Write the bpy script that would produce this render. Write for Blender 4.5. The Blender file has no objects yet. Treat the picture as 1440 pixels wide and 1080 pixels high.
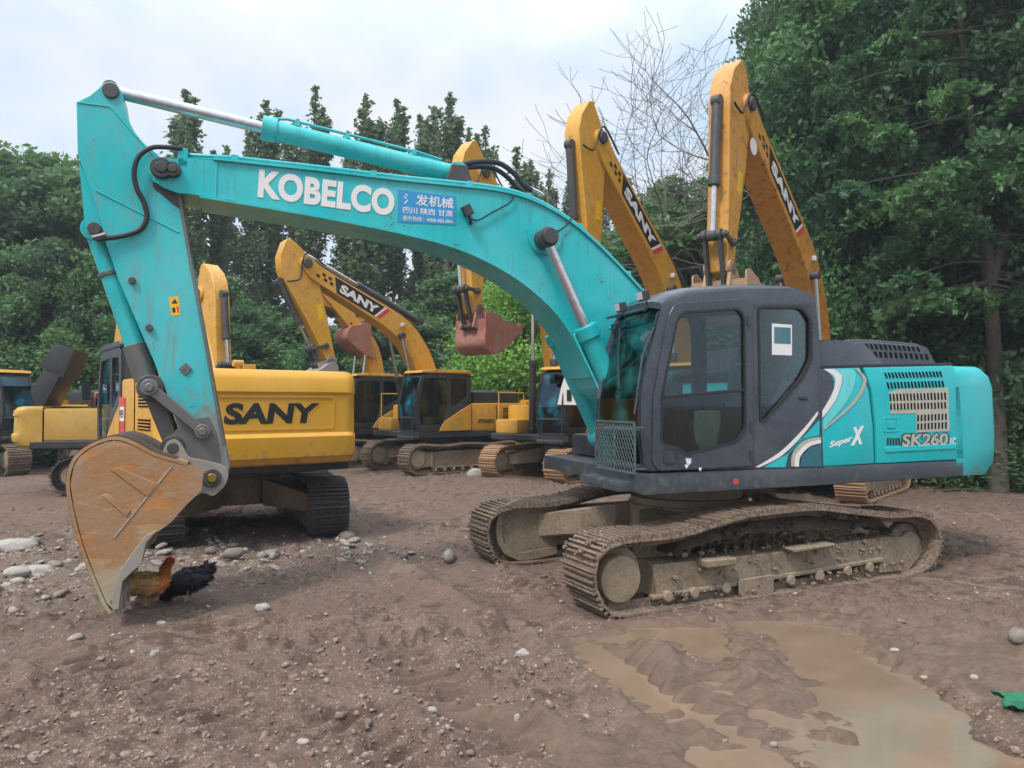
import bpy, bmesh, math, random
import numpy as np
from mathutils import Vector, Matrix, noise
from mathutils.geometry import tessellate_polygon

random.seed(7); RNG = np.random.default_rng(11)
R = math.radians
scene = bpy.context.scene
COL = scene.collection

# ------------------------------------------------------------------ camera
CAM_H = 2.05; FPX = 1050.0; PITCH = math.atan(27 / FPX)
cam_d = bpy.data.cameras.new('camera'); cam = bpy.data.objects.new('camera', cam_d); COL.objects.link(cam)
cam.location = (0, 0, CAM_H); cam.rotation_euler = (R(90) + PITCH, 0, 0)
cam_d.sensor_width = 36; cam_d.lens = 36 * FPX / 1440; cam_d.clip_end = 2000; cam_d.clip_start = .05
scene.camera = cam

# ------------------------------------------------------------------ sky, sun, exposure
SUN_EL, SUN_ROT = R(52), R(-40)
world = bpy.data.worlds.new("World"); scene.world = world; world.use_nodes = True
wn, wl = world.node_tree.nodes, world.node_tree.links
for n in list(wn): wn.remove(n)
wout = wn.new('ShaderNodeOutputWorld'); bg = wn.new('ShaderNodeBackground'); bg.inputs[1].default_value = .1
sky = wn.new('ShaderNodeTexSky'); sky.sky_type = 'NISHITA'; sky.sun_disc = False
sky.sun_elevation = SUN_EL; sky.sun_rotation = SUN_ROT; sky.dust_density = 2
tc = wn.new('ShaderNodeTexCoord'); mp = wn.new('ShaderNodeMapping'); mp.inputs['Scale'].default_value = (1.6, 1.0, 2.6)
mp.inputs['Rotation'].default_value = (.0, .5, .3)
nz = wn.new('ShaderNodeTexNoise'); nz.inputs['Scale'].default_value = 2.3; nz.inputs['Detail'].default_value = 6
nz.inputs['Roughness'].default_value = .52
nz2 = wn.new('ShaderNodeTexNoise'); nz2.inputs['Scale'].default_value = 1.1; nz2.inputs['Detail'].default_value = 2
cr = wn.new('ShaderNodeValToRGB'); cr.color_ramp.elements[0].position = .38; cr.color_ramp.elements[1].position = .60
cr.color_ramp.elements[0].color = (6.3, 8.0, 10.2, 1); cr.color_ramp.elements[1].color = (9.4, 9.7, 10.1, 1)
mx = wn.new('ShaderNodeMix'); mx.data_type = 'RGBA'; mx.inputs[0].default_value = .93
wl.new(tc.outputs['Generated'], mp.inputs[0]); wl.new(mp.outputs[0], nz.inputs[0]); wl.new(nz.outputs[0], cr.inputs[0])
wl.new(sky.outputs[0], mx.inputs[6]); wl.new(cr.outputs[0], mx.inputs[7])
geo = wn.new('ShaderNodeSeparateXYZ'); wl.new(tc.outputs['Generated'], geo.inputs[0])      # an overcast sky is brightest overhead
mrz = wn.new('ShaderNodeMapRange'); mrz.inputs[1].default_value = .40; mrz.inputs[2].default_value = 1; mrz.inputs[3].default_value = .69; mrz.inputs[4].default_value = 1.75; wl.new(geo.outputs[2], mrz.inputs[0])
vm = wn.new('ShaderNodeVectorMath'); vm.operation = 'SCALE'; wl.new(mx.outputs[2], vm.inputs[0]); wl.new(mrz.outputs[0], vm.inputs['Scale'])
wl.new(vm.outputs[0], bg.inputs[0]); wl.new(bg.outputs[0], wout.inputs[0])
sun_d = bpy.data.lights.new('sun', 'SUN'); sun = bpy.data.objects.new('sun', sun_d); COL.objects.link(sun)
sun_d.energy = 2.1; sun_d.angle = R(12); sun_d.color = (1, .97, .92)
# sun high, ahead-left of the camera's back: it lights the sides that face the camera
sdir = Vector((-.45, -.62, 1.05)).normalized()      # towards the sun
sun.rotation_euler = sdir.to_track_quat('Z', 'Y').to_euler()
sky.sun_elevation = math.asin(sdir.z); sky.sun_rotation = math.atan2(sdir.x, sdir.y)
scene.view_settings.view_transform = 'Standard'; scene.view_settings.look = 'None'
scene.view_settings.exposure = 0.6; scene.view_settings.gamma = 1
scene.cycles.max_bounces = 8; scene.cycles.transparent_max_bounces = 12

# ------------------------------------------------------------------ projection helpers
CR, CU, CF = Vector((1, 0, 0)), Vector((0, -math.sin(PITCH), math.cos(PITCH))), Vector((0, math.cos(PITCH), math.sin(PITCH)))
CAMP = Vector((0, 0, CAM_H))
def ray(px, py): return CR * ((px - 720) / FPX) + CU * ((540 - py) / FPX) + CF
def at_depth(px, py, Y):
    r = ray(px, py); return CAMP + r * (Y / r.y)
def on_ground(px, py, z=0.0):
    r = ray(px, py); return CAMP + r * ((z - CAM_H) / r.z)
class Frame:
    """a machine's own axes: x forward, y to its left, z up"""
    def __init__(s, x, y, fx, fy):
        s.o = Vector((x, y, 0)); s.a = Vector((fx, fy, 0)).normalized(); s.l = Vector((-s.a.y, s.a.x, 0)); s.yaw = math.atan2(s.a.y, s.a.x)
    def P(s, px, py, yp=0.0):
        r = ray(px, py); t = (yp - (CAMP - s.o).dot(s.l)) / r.dot(s.l); p = CAMP + r * t
        return ((p - s.o).dot(s.a), p.z)
    def PX(s, px, py, xp=0.0):                       # onto a plane x = const: gives (y, z)
        r = ray(px, py); t = (xp - (CAMP - s.o).dot(s.a)) / r.dot(s.a); p = CAMP + r * t
        return ((p - s.o).dot(s.l), p.z)
    def PL(s, pts, yp=0.0): return [s.P(a, b, yp) for a, b in pts]

# ------------------------------------------------------------------ mesh building
class MB:
    def __init__(s): s.v = []; s.f = []; s.m = []; s.mi = 0
    def add(s, vs, fs):
        n = len(s.v); s.v += [tuple(v) for v in vs]; s.f += [tuple(i + n for i in f) for f in fs]; s.m += [s.mi] * len(fs); return s
    def box(s, c, d, rot=None):
        vs = [Vector((x * d[0] / 2, y * d[1] / 2, z * d[2] / 2)) for x in (-1, 1) for y in (-1, 1) for z in (-1, 1)]
        if rot: vs = [rot @ v for v in vs]
        return s.add([v + Vector(c) for v in vs], [(0, 1, 3, 2), (4, 6, 7, 5), (0, 4, 5, 1), (2, 3, 7, 6), (0, 2, 6, 4), (1, 5, 7, 3)])
    def b2(s, x0, x1, y0, y1, z0, z1): return s.box(((x0 + x1) / 2, (y0 + y1) / 2, (z0 + z1) / 2), (abs(x1 - x0), abs(y1 - y0), abs(z1 - z0)))
    def prism(s, out, y0, y1, holes=(), plane='xz'):
        loops = [list(out)] + [list(h) for h in holes]
        if plane == 'xz': mk = lambda p, y: (p[0], y, p[1])
        elif plane == 'yz': mk = lambda p, y: (y, p[0], p[1])
        else: mk = lambda p, y: (p[0], p[1], y)
        tri = tessellate_polygon([[Vector((p[0], p[1], 0)) for p in L] for L in loops])
        flat = [p for L in loops for p in L]; n = len(flat)
        vs = [mk(p, y0) for p in flat] + [mk(p, y1) for p in flat]
        if not holes: fs = [tuple(range(n)), tuple(range(2 * n - 1, n - 1, -1))] if convex(out) else [t for t in tri] + [tuple(i + n for i in reversed(t)) for t in tri]
        else: fs = [tuple(t) for t in tri] + [tuple(i + n for i in reversed(t)) for t in tri]
        k = 0
        for L in loops:
            m = len(L)
            for i in range(m): a, b = k + i, k + (i + 1) % m; fs.append((a, b, b + n, a + n))
            k += m
        return s.add(vs, fs)
    def strip(s, pts, th, y0, y1):
        off = offset(pts, th); return s.prism(list(pts) + off[::-1], y0, y1)
    def tube(s, path, r, n=8, cap=True):
        path = [Vector(p) for p in path]; k = len(path)
        rs = r if isinstance(r, (list, tuple)) else [r] * k
        vs = []; up = None
        for i, p in enumerate(path):
            t = (path[min(i + 1, k - 1)] - path[max(i - 1, 0)]).normalized()
            if up is None: up = Vector((0, 0, 1)) if abs(t.z) < .9 else Vector((0, 1, 0))
            u = (up - t * up.dot(t)).normalized(); w = t.cross(u); up = u
            for j in range(n):
                a = 2 * math.pi * j / n; vs.append(p + (u * math.cos(a) + w * math.sin(a)) * rs[i])
        fs = [(i * n + j, i * n + (j + 1) % n, (i + 1) * n + (j + 1) % n, (i + 1) * n + j) for i in range(k - 1) for j in range(n)]
        if cap: fs += [tuple(range(n))[::-1], tuple((k - 1) * n + j for j in range(n))]
        return s.add(vs, fs)
    def cyl(s, a, b, r, n=20): return s.tube([a, b], r, n)
    def disc(s, x, z, y0, y1, r, n=24): return s.cyl((x, y0, z), (x, y1, z), r, n)
    def rings(s, rr, cap=True):
        n = len(rr[0]); vs = [p for q in rr for p in q]
        fs = [(i * n + j, i * n + (j + 1) % n, (i + 1) * n + (j + 1) % n, (i + 1) * n + j) for i in range(len(rr) - 1) for j in range(n)]
        if cap: fs += [tuple(range(n))[::-1], tuple((len(rr) - 1) * n + j for j in range(n))]
        return s.add(vs, fs)
    def build(s, name, mat, parent=None, bev=0.0, smooth=35, rotz=0.0, seg=1, label=None):
        me = bpy.data.meshes.new(name); me.from_pydata(s.v, [], s.f)
        mats = mat if isinstance(mat, (list, tuple)) else [mat]
        for m in mats: me.materials.append(m)
        if len(mats) > 1: me.polygons.foreach_set('material_index', s.m)
        bm = bmesh.new(); bm.from_mesh(me); bmesh.ops.remove_doubles(bm, verts=bm.verts, dist=1e-5); bmesh.ops.recalc_face_normals(bm, faces=bm.faces)
        if bev > 0:
            es = [e for e in bm.edges if len(e.link_faces) == 2 and e.calc_face_angle(0) > R(28) and e.calc_length() > bev * 1.2]
            try: bmesh.ops.bevel(bm, geom=es, offset=bev, segments=seg, affect='EDGES', profile=.6, clamp_overlap=True)
            except Exception: pass
        bm.to_mesh(me); bm.free()
        if smooth: me.shade_smooth(); me.set_sharp_from_angle(angle=R(smooth))
        ob = bpy.data.objects.new(name, me); COL.objects.link(ob)
        if parent: ob.parent = parent
        if rotz: ob.rotation_euler.z = rotz
        if label: ob['label'] = label
        return ob
def convex(p):
    n = len(p); sg = 0
    for i in range(n):
        a, b, c = p[i], p[(i + 1) % n], p[(i + 2) % n]
        z = (b[0] - a[0]) * (c[1] - b[1]) - (b[1] - a[1]) * (c[0] - b[0])
        if abs(z) < 1e-9: continue
        if sg == 0: sg = 1 if z > 0 else -1
        elif (z > 0) != (sg > 0): return False
    return True
def offset(pts, th):
    out = []; n = len(pts)
    for i in range(n):
        a = Vector(pts[max(i - 1, 0)]); b = Vector(pts[min(i + 1, n - 1)]); d = (b - a).normalized()
        out.append((pts[i][0] - d.y * th, pts[i][1] + d.x * th))
    return out
def lerp(a, b, t): return tuple(x + (y - x) * t for x, y in zip(a, b))
def spline(pts, m=6, closed=False):
    """Catmull-Rom through the points"""
    P = [Vector(p) for p in pts]; n = len(P); out = []
    rng = range(n) if closed else range(n - 1)
    for i in rng:
        g = (lambda k: P[k % n]) if closed else (lambda k: P[min(max(k, 0), n - 1)])
        p0, p1, p2, p3 = g(i - 1), g(i), g(i + 1), g(i + 2)
        for j in range(m):
            t = j / m
            out.append(tuple(.5 * ((2 * p1) + (p2 - p0) * t + (2 * p0 - 5 * p1 + 4 * p2 - p3) * t * t + (3 * p1 - p0 - 3 * p2 + p3) * t ** 3)))
    if not closed: out.append(tuple(P[-1]))
    return out
def roundpoly(pts, r, m=4):
    out = []; n = len(pts)
    for i in range(n):
        p = Vector(pts[i]); a = Vector(pts[i - 1]) - p; b = Vector(pts[(i + 1) % n]) - p
        rr = min(r, a.length * .45, b.length * .45); A = p + a.normalized() * rr; B = p + b.normalized() * rr
        for j in range(m + 1):
            t = j / m; q = A * (1 - t) ** 2 + p * 2 * t * (1 - t) + B * t * t; out.append((q.x, q.y))
    return out
def circle(cx, cz, r, n=24, a0=0, a1=360): return [(cx + r * math.cos(R(a0 + (a1 - a0) * i / (n if a1 - a0 >= 360 else n - 1))), cz + r * math.sin(R(a0 + (a1 - a0) * i / (n if a1 - a0 >= 360 else n - 1)))) for i in range(n)]
def empty(name, loc, rz=0, label=None, cat=None, group=None):
    o = bpy.data.objects.new(name, None); COL.objects.link(o); o.location = loc; o.rotation_euler.z = rz; o.empty_display_size = .2
    tag(o, label, cat, group); return o
def tag(o, label=None, cat=None, group=None, kind=None):
    for k, v in (('label', label), ('category', cat), ('group', group), ('kind', kind)):
        if v: o[k] = v
    return o
def npmesh(name, V, F, mat, parent=None, smooth=False, attr=None):
    """fast mesh from numpy arrays; F is (n,3) or (n,4)"""
    me = bpy.data.meshes.new(name); k = F.shape[1]
    me.vertices.add(len(V)); me.vertices.foreach_set('co', np.ascontiguousarray(V, dtype=np.float32).ravel())
    me.loops.add(F.size); me.loops.foreach_set('vertex_index', np.ascontiguousarray(F, dtype=np.int32).ravel())
    me.polygons.add(len(F)); me.polygons.foreach_set('loop_start', np.arange(0, F.size, k, dtype=np.int32))
    me.update(calc_edges=True)
    if smooth: me.polygons.foreach_set('use_smooth', np.ones(len(F), dtype=bool))
    for nm, arr in (attr or {}).items():
        a = me.attributes.new(nm, 'FLOAT', 'POINT'); a.data.foreach_set('value', np.ascontiguousarray(arr, dtype=np.float32))
    me.materials.append(mat); me.validate()
    if name is None: return me
    ob = bpy.data.objects.new(name, me); COL.objects.link(ob)
    if parent: ob.parent = parent
    return ob

# ------------------------------------------------------------------ materials
def newmat(name):
    m = bpy.data.materials.new(name); m.use_nodes = True; nt = m.node_tree
    b = nt.nodes['Principled BSDF']; return m, nt.nodes, nt.links, b
def nnoise(N, L, scale, detail=4, rough=.55, coord=None, vec=None):
    n = N.new('ShaderNodeTexNoise'); n.inputs['Scale'].default_value = scale; n.inputs['Detail'].default_value = detail; n.inputs['Roughness'].default_value = rough
    if vec is not None: L.new(vec, n.inputs['Vector'])
    elif coord is not None: L.new(coord.outputs['Object'], n.inputs['Vector'])
    return n
def nramp(N, L, src, p0, p1, c0=(0, 0, 0, 1), c1=(1, 1, 1, 1)):
    r = N.new('ShaderNodeValToRGB'); r.color_ramp.elements[0].position = p0; r.color_ramp.elements[1].position = p1
    r.color_ramp.elements[0].color = c0; r.color_ramp.elements[1].color = c1; L.new(src, r.inputs[0]); return r
def nmix(N, L, f, a, b):
    m = N.new('ShaderNodeMix'); m.data_type = 'RGBA'
    if isinstance(f, float): m.inputs[0].default_value = f
    else: L.new(f, m.inputs[0])
    for i, x in ((6, a), (7, b)):
        if isinstance(x, tuple): m.inputs[i].default_value = (*x[:3], 1)
        else: L.new(x, m.inputs[i])
    return m.outputs[2]
def nmath(N, L, op, a, b=0.0):
    m = N.new('ShaderNodeMath'); m.operation = op; m.use_clamp = op in ('MULTIPLY', 'ADD') and False
    for i, x in ((0, a), (1, b)):
        if isinstance(x, (int, float)): m.inputs[i].default_value = x
        else: L.new(x, m.inputs[i])
    return m.outputs[0]
MUD = (.20, .135, .09)
def paint(name, col, rough=.38, dirt=.35, dcol=(.16, .12, .085), mudz=None, wear=.0, wcol=(.12, .10, .09), metal=0.0, fade=.12, scale=1.0, spec=.5, streak=.3):
    """old machine paint: faded patches, dirt blotches and rain streaks, chips, and mud below the height mudz"""
    m, N, L, b = newmat(name); tc = N.new('ShaderNodeTexCoord')
    big = nnoise(N, L, 1.1 * scale, 3, coord=tc); mid = nnoise(N, L, 6 * scale, 6, .65, coord=tc); fine = nnoise(N, L, 38 * scale, 5, .7, coord=tc)
    fcol = tuple(c * (1 - fade) + .5 * fade for c in col); dk = tuple(c * (1 - fade) for c in col)
    c = nmix(N, L, nramp(N, L, big.outputs[0], .35, .65).outputs[0], dk, fcol)
    mpn = N.new('ShaderNodeMapping'); mpn.inputs['Scale'].default_value = (11, 11, .8); L.new(tc.outputs['Object'], mpn.inputs[0])
    st = nnoise(N, L, 1.6 * scale, 5, .6, vec=mpn.outputs[0])
    sf = nmath(N, L, 'MULTIPLY', nramp(N, L, st.outputs[0], .55, .80).outputs[0], streak)
    c = nmix(N, L, sf, c, dcol)
    df = nmath(N, L, 'MULTIPLY', nramp(N, L, mid.outputs[0], .47, .75).outputs[0], dirt)
    df = nmath(N, L, 'ADD', df, nmath(N, L, 'MULTIPLY', nramp(N, L, fine.outputs[0], .5, .8).outputs[0], dirt * .35))
    if mudz is not None:
        sx = N.new('ShaderNodeSeparateXYZ'); L.new(tc.outputs['Object'], sx.inputs[0])
        zz = nmath(N, L, 'ADD', sx.outputs[2], nmath(N, L, 'MULTIPLY', nmath(N, L, 'SUBTRACT', mid.outputs[0], .5), 1.3))
        mr = N.new('ShaderNodeMapRange'); mr.inputs[1].default_value = mudz + .12; mr.inputs[2].default_value = mudz - .12; L.new(zz, mr.inputs[0])
        df = nmath(N, L, 'MAXIMUM', df, nmath(N, L, 'MULTIPLY', mr.outputs[0], .88))
    c = nmix(N, L, df, c, dcol)
    if wear > 0:
        wf = nramp(N, L, nmath(N, L, 'ADD', nmath(N, L, 'MULTIPLY', mid.outputs[0], .55), nmath(N, L, 'MULTIPLY', fine.outputs[0], .45)), .62 - wear * .12, .64 - wear * .12)
        c = nmix(N, L, wf.outputs[0], c, wcol)
    L.new(c, b.inputs['Base Color'])
    L.new(nmath(N, L, 'ADD', rough, nmath(N, L, 'MULTIPLY', df, .45)), b.inputs['Roughness'])
    b.inputs['Metallic'].default_value = metal; b.inputs['Specular IOR Level'].default_value = spec
    bp = N.new('ShaderNodeBump'); bp.inputs['Strength'].default_value = .18; bp.inputs['Distance'].default_value = .012
    L.new(nmath(N, L, 'ADD', mid.outputs[0], nmath(N, L, 'MULTIPLY', fine.outputs[0], .4)), bp.inputs['Height']); L.new(bp.outputs[0], b.inputs['Normal'])
    return m
def mudmat(name, c0, c1, c2, bump=.6, scale=1.0, rough=.85, dist=.03):
    m, N, L, b = newmat(name); tc = N.new('ShaderNodeTexCoord')
    a = nnoise(N, L, 2.2 * scale, 5, .6, coord=tc); f = nnoise(N, L, 17 * scale, 7, .7, coord=tc); g = nnoise(N, L, 70 * scale, 4, .7, coord=tc)
    c = nmix(N, L, nramp(N, L, a.outputs[0], .35, .65).outputs[0], c0, c1); c = nmix(N, L, nramp(N, L, f.outputs[0], .42, .68).outputs[0], c, c2)
    L.new(c, b.inputs['Base Color']); b.inputs['Roughness'].default_value = rough
    bp = N.new('ShaderNodeBump'); bp.inputs['Strength'].default_value = bump; bp.inputs['Distance'].default_value = dist
    L.new(nmath(N, L, 'ADD', f.outputs[0], nmath(N, L, 'MULTIPLY', g.outputs[0], .4)), bp.inputs['Height']); L.new(bp.outputs[0], b.inputs['Normal'])
    return m
def plain(name, col, rough=.5, metal=0.0, spec=.5):
    m, N, L, b = newmat(name); tc = N.new('ShaderNodeTexCoord'); n = nnoise(N, L, 12, 5, .6, coord=tc)
    L.new(nmix(N, L, nramp(N, L, n.outputs[0], .3, .75).outputs[0], tuple(c * .8 for c in col), tuple(min(1, c * 1.12) for c in col)), b.inputs['Base Color'])
    L.new(nmath(N, L, 'ADD', rough - .1, nmath(N, L, 'MULTIPLY', n.outputs[0], .2)), b.inputs['Roughness'])
    b.inputs['Metallic'].default_value = metal; b.inputs['Specular IOR Level'].default_value = spec; return m
def glassmat(name, tint, dcol=(.10, .10, .095), film=.10):
    m, N, L, b = newmat(name); N.remove(b); out = N['Material Output']
    tr = N.new('ShaderNodeBsdfTransparent'); tr.inputs[0].default_value = (*tint, 1)
    gl = N.new('ShaderNodeBsdfGlossy'); gl.inputs['Roughness'].default_value = .04; gl.inputs[0].default_value = (.85, .9, .95, 1)
    df = N.new('ShaderNodeBsdfDiffuse'); df.inputs[0].default_value = (*dcol, 1)
    fr = N.new('ShaderNodeFresnel'); fr.inputs[0].default_value = 1.5
    tc = N.new('ShaderNodeTexCoord'); n = nnoise(N, L, 2.5, 2, .5, coord=tc)
    m1 = N.new('ShaderNodeMixShader'); L.new(nmath(N, L, 'MULTIPLY', nramp(N, L, n.outputs[0], .45, .8).outputs[0], film), m1.inputs[0]); L.new(tr.outputs[0], m1.inputs[1]); L.new(df.outputs[0], m1.inputs[2])
    m2 = N.new('ShaderNodeMixShader'); L.new(fr.outputs[0], m2.inputs[0]); L.new(m1.outputs[0], m2.inputs[1]); L.new(gl.outputs[0], m2.inputs[2])
    L.new(m2.outputs[0], out.inputs[0]); return m
DUST = (.24, .19, .15)
M = dict(
    teal=paint('teal_paint', (.000, .48, .50), .30, .28, (.05, .20, .19), fade=.13, streak=.70, wear=.06, wcol=(.05, .10, .09)),
    teal_arm=paint('teal_paint_muddy_below', (.000, .46, .48), .32, .22, (.20, .18, .15), mudz=2.02, fade=.13, streak=.70, wear=.10),
    teal_body=paint('teal_body_paint', (.000, .44, .46), .26, .08, (.10, .22, .20), mudz=None, fade=.04, streak=.12),
    teal_cw=paint('teal_scraped_paint', (.000, .44, .46), .28, .12, (.25, .12, .07), mudz=1.12, fade=.05, streak=.12),
    teal_dark=paint('dark_teal_decal', (.0, .12, .15), .3, .1), teal_light=paint('light_teal_decal', (.10, .62, .62), .3, .05),
    yellow=paint('yellow_paint', (.66, .32, .018), .40, .36, (.20, .125, .06), fade=.08, streak=.35, wear=.12, wcol=(.10, .06, .04)),
    yellow_cw=paint('yellow_counterweight_paint', (.74, .36, .015), .36, .14, (.42, .24, .10), fade=.07, streak=.18, mudz=1.22),
    yellow_rust=paint('rusty_yellow_paint', (.60, .265, .025), .45, .40, (.16, .08, .045), fade=.08, streak=.5, wear=.42, wcol=(.13, .055, .03)),
    gold=paint('golden_paint', (.52, .29, .035), .42, .3, (.18, .13, .07), fade=.08),
    navy=paint('dark_slate_paint', (.036, .046, .064), .26, .18, (.11, .11, .105), fade=.05, streak=.3, mudz=None),
    navy_low=paint('dark_slate_paint_dusty', (.036, .046, .060), .40, .35, (.13, .13, .12), mudz=1.05, fade=.05, streak=.3),
    black=paint('black_paint', (.022, .024, .028), .45, .3, (.09, .08, .07), fade=.03, streak=.3),
    rubber=plain('black_rubber', (.018, .018, .02), .6), dark=plain('dark_recess', (.010, .010, .011), .9, spec=.1),
    chrome=plain('chrome_rod', (.62, .62, .64), .22, .9), steel=paint('worn_steel', (.13, .125, .12), .45, .5, (.18, .15, .12), metal=.45, fade=.1, wear=.2),
    grease=paint('greasy_steel', (.035, .034, .034), .5, .4, (.12, .095, .07), fade=.05),
    bucket=None,
    bucket_grey=paint('grey_mud_bucket', (.26, .22, .18), .7, .5, (.36, .31, .25), fade=.1, streak=.2),
    bucket_red=paint('rust_red_bucket', (.30, .095, .06), .6, .7, (.36, .26, .19), fade=.08, wear=.3, streak=.3),
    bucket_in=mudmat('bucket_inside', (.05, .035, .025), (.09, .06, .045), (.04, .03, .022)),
    track=mudmat('muddy_track', (.22, .150, .102), (.095, .062, .043), (.36, .265, .19), .9, 1.6, .62),
    track_dark=mudmat('wet_track', (.055, .045, .04), (.035, .03, .028), (.11, .09, .075), .8, 1.6, .55),
    frame=mudmat('muddy_frame', (.25, .19, .125), (.155, .11, .072), (.31, .24, .165), .6, 1.5, .8, .016),
    idler=mudmat('idler_mud', (.31, .235, .155), (.23, .17, .11), (.36, .28, .19), .8, 3, .85, .016),
    pile=mudmat('dry_weed_mud', (.085, .062, .042), (.045, .034, .024), (.15, .115, .075), 1.0, 2.5, .95, .05),
    orange_track=mudmat('ochre_mud_track', (.40, .25, .14), (.33, .19, .10), (.48, .32, .20), .5, 1.6, .8),
    white=paint('white_decal', (.72, .68, .66), .5, .10, (.4, .4, .36), fade=.02, streak=.1), black_decal=plain('black_decal', (.018, .018, .02), .4),
    red=plain('red_decal', (.62, .05, .06), .4), sign_blue=paint('blue_sign_paint', (.01, .24, .52), .45, .4, (.0, .36, .45), fade=.03),
    caution=plain('caution_yellow', (.80, .45, .01), .4), grille=plain('pale_grille', (.42, .40, .33), .6),
    seat=plain('seat_cover', (.38, .34, .24), .8), cloth=plain('cream_cloth', (.92, .90, .72), .8), interior=plain('cab_interior', (.07, .065, .06), .7), wood=plain('brown_panel', (.09, .05, .03), .7),
    glass=glassmat('cab_glass', (.60, .68, .67)), glass_teal=glassmat('tinted_windscreen', (.55, .85, .82), (.03, .24, .23), .75), glass_blue=glassmat('blue_green_glass', (.12, .34, .42), (.02, .17, .24), .9),
    lamp=plain('lamp_lens', (.5, .5, .52), .2), brass=plain('brass_pin', (.30, .19, .05), .4, .7), mesh=plain('galvanised_mesh', (.10, .13, .13), .5, .5),
)
def bucketmat():
    m, N, L, b = newmat('worn_ochre_bucket'); tc = N.new('ShaderNodeTexCoord')
    a = nnoise(N, L, 1.7, 6, .62, coord=tc); f = nnoise(N, L, 9, 8, .72, coord=tc); g = nnoise(N, L, 60, 5, .75, coord=tc)
    mpn = N.new('ShaderNodeMapping'); mpn.inputs['Rotation'].default_value = (0, R(-52), 0); mpn.inputs['Scale'].default_value = (1.6, 2, 4.5); L.new(tc.outputs['Object'], mpn.inputs[0]); s = nnoise(N, L, 1.3, 6, .65, vec=mpn.outputs[0])
    c = nmix(N, L, nramp(N, L, a.outputs[0], .42, .62).outputs[0], (.36, .245, .135), (.42, .17, .04))
    c = nmix(N, L, nmath(N, L, 'MULTIPLY', nramp(N, L, s.outputs[0], .48, .66).outputs[0], .7), c, (.37, .28, .18))
    c = nmix(N, L, nmath(N, L, 'MULTIPLY', nramp(N, L, s.outputs[0], .47, .34).outputs[0], .55), c, (.26, .115, .04))
    c = nmix(N, L, nmath(N, L, 'MULTIPLY', nramp(N, L, f.outputs[0], .50, .66).outputs[0], .65), c, (.30, .215, .14))
    sx = N.new('ShaderNodeSeparateXYZ'); L.new(tc.outputs['Object'], sx.inputs[0]); zz = nmath(N, L, 'ADD', sx.outputs[2], nmath(N, L, 'MULTIPLY', nmath(N, L, 'SUBTRACT', f.outputs[0], .5), .7))
    mr = N.new('ShaderNodeMapRange'); mr.inputs[1].default_value = .62; mr.inputs[2].default_value = .40; L.new(zz, mr.inputs[0]); c = nmix(N, L, nmath(N, L, 'MULTIPLY', mr.outputs[0], .75), c, (.34, .31, .21))
    c = nmix(N, L, nramp(N, L, g.outputs[0], .62, .70).outputs[0], c, (.18, .09, .045)); L.new(c, b.inputs['Base Color']); b.inputs['Roughness'].default_value = .62
    bp = N.new('ShaderNodeBump'); bp.inputs['Strength'].default_value = .55; bp.inputs['Distance'].default_value = .02; L.new(nmath(N, L, 'ADD', f.outputs[0], nmath(N, L, 'MULTIPLY', s.outputs[0], .6)), bp.inputs['Height']); L.new(bp.outputs[0], b.inputs['Normal']); return m
M['bucket'] = bucketmat()
def text(name, body, mat, parent, P0, P1, h, y, thick=.004, bold=.02, shear=0.0, flip=1, plane='y', space=1.0, xpos=None):
    """lettering as a thin solid plate; P0, P1 = (x,z) of the ends of its base line on the plane y"""
    c = bpy.data.curves.new('lettering', 'FONT'); c.body = body; c.offset = bold; c.shear = shear; c.space_character = space; c.resolution_u = 5
    o = bpy.data.objects.new('lettering', c); COL.objects.link(o); bpy.context.view_layer.update()
    me = bpy.data.meshes.new_from_object(o.evaluated_get(bpy.context.evaluated_depsgraph_get())); bpy.data.objects.remove(o)
    n = len(me.vertices); co = np.zeros(n * 3); me.vertices.foreach_get('co', co); co = co.reshape(n, 3)
    mn, mxx = co.min(0), co.max(0); u = (co[:, 0] - mn[0]) / (mxx[0] - mn[0]); v = (co[:, 1] - mn[1]) / (mxx[1] - mn[1])
    P0, P1 = np.array(P0, float), np.array(P1, float); d = P1 - P0; ln = np.linalg.norm(d); d /= ln
    up = np.array((-d[1], d[0])) * flip
    if up[1] < 0: up = -up
    q = P0 + np.outer(u * ln, d) + np.outer(v * h, up)
    out = np.zeros((n, 3))
    if plane == 'y': out[:, 0] = q[:, 0]; out[:, 2] = q[:, 1]; out[:, 1] = y
    else: out[:, 1] = q[:, 0]; out[:, 2] = q[:, 1]; out[:, 0] = y
    me.vertices.foreach_set('co', out.ravel()); me.materials.clear(); me.materials.append(mat); me.update()
    bm = bmesh.new(); bm.from_mesh(me); bmesh.ops.remove_doubles(bm, verts=bm.verts, dist=1e-6)
    r = bmesh.ops.extrude_face_region(bm, geom=bm.faces[:]); vv = [e for e in r['geom'] if isinstance(e, bmesh.types.BMVert)]
    bmesh.ops.translate(bm, verts=vv, vec=(0, thick, 0) if plane == 'y' else (thick, 0, 0))
    bmesh.ops.recalc_face_normals(bm, faces=bm.faces); bm.to_mesh(me); bm.free(); me.name = name
    me.polygons.foreach_set('use_smooth', np.zeros(len(me.polygons), dtype=bool)); me.update()
    ob = bpy.data.objects.new(name, me); COL.objects.link(ob); ob.parent = parent; return ob
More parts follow.
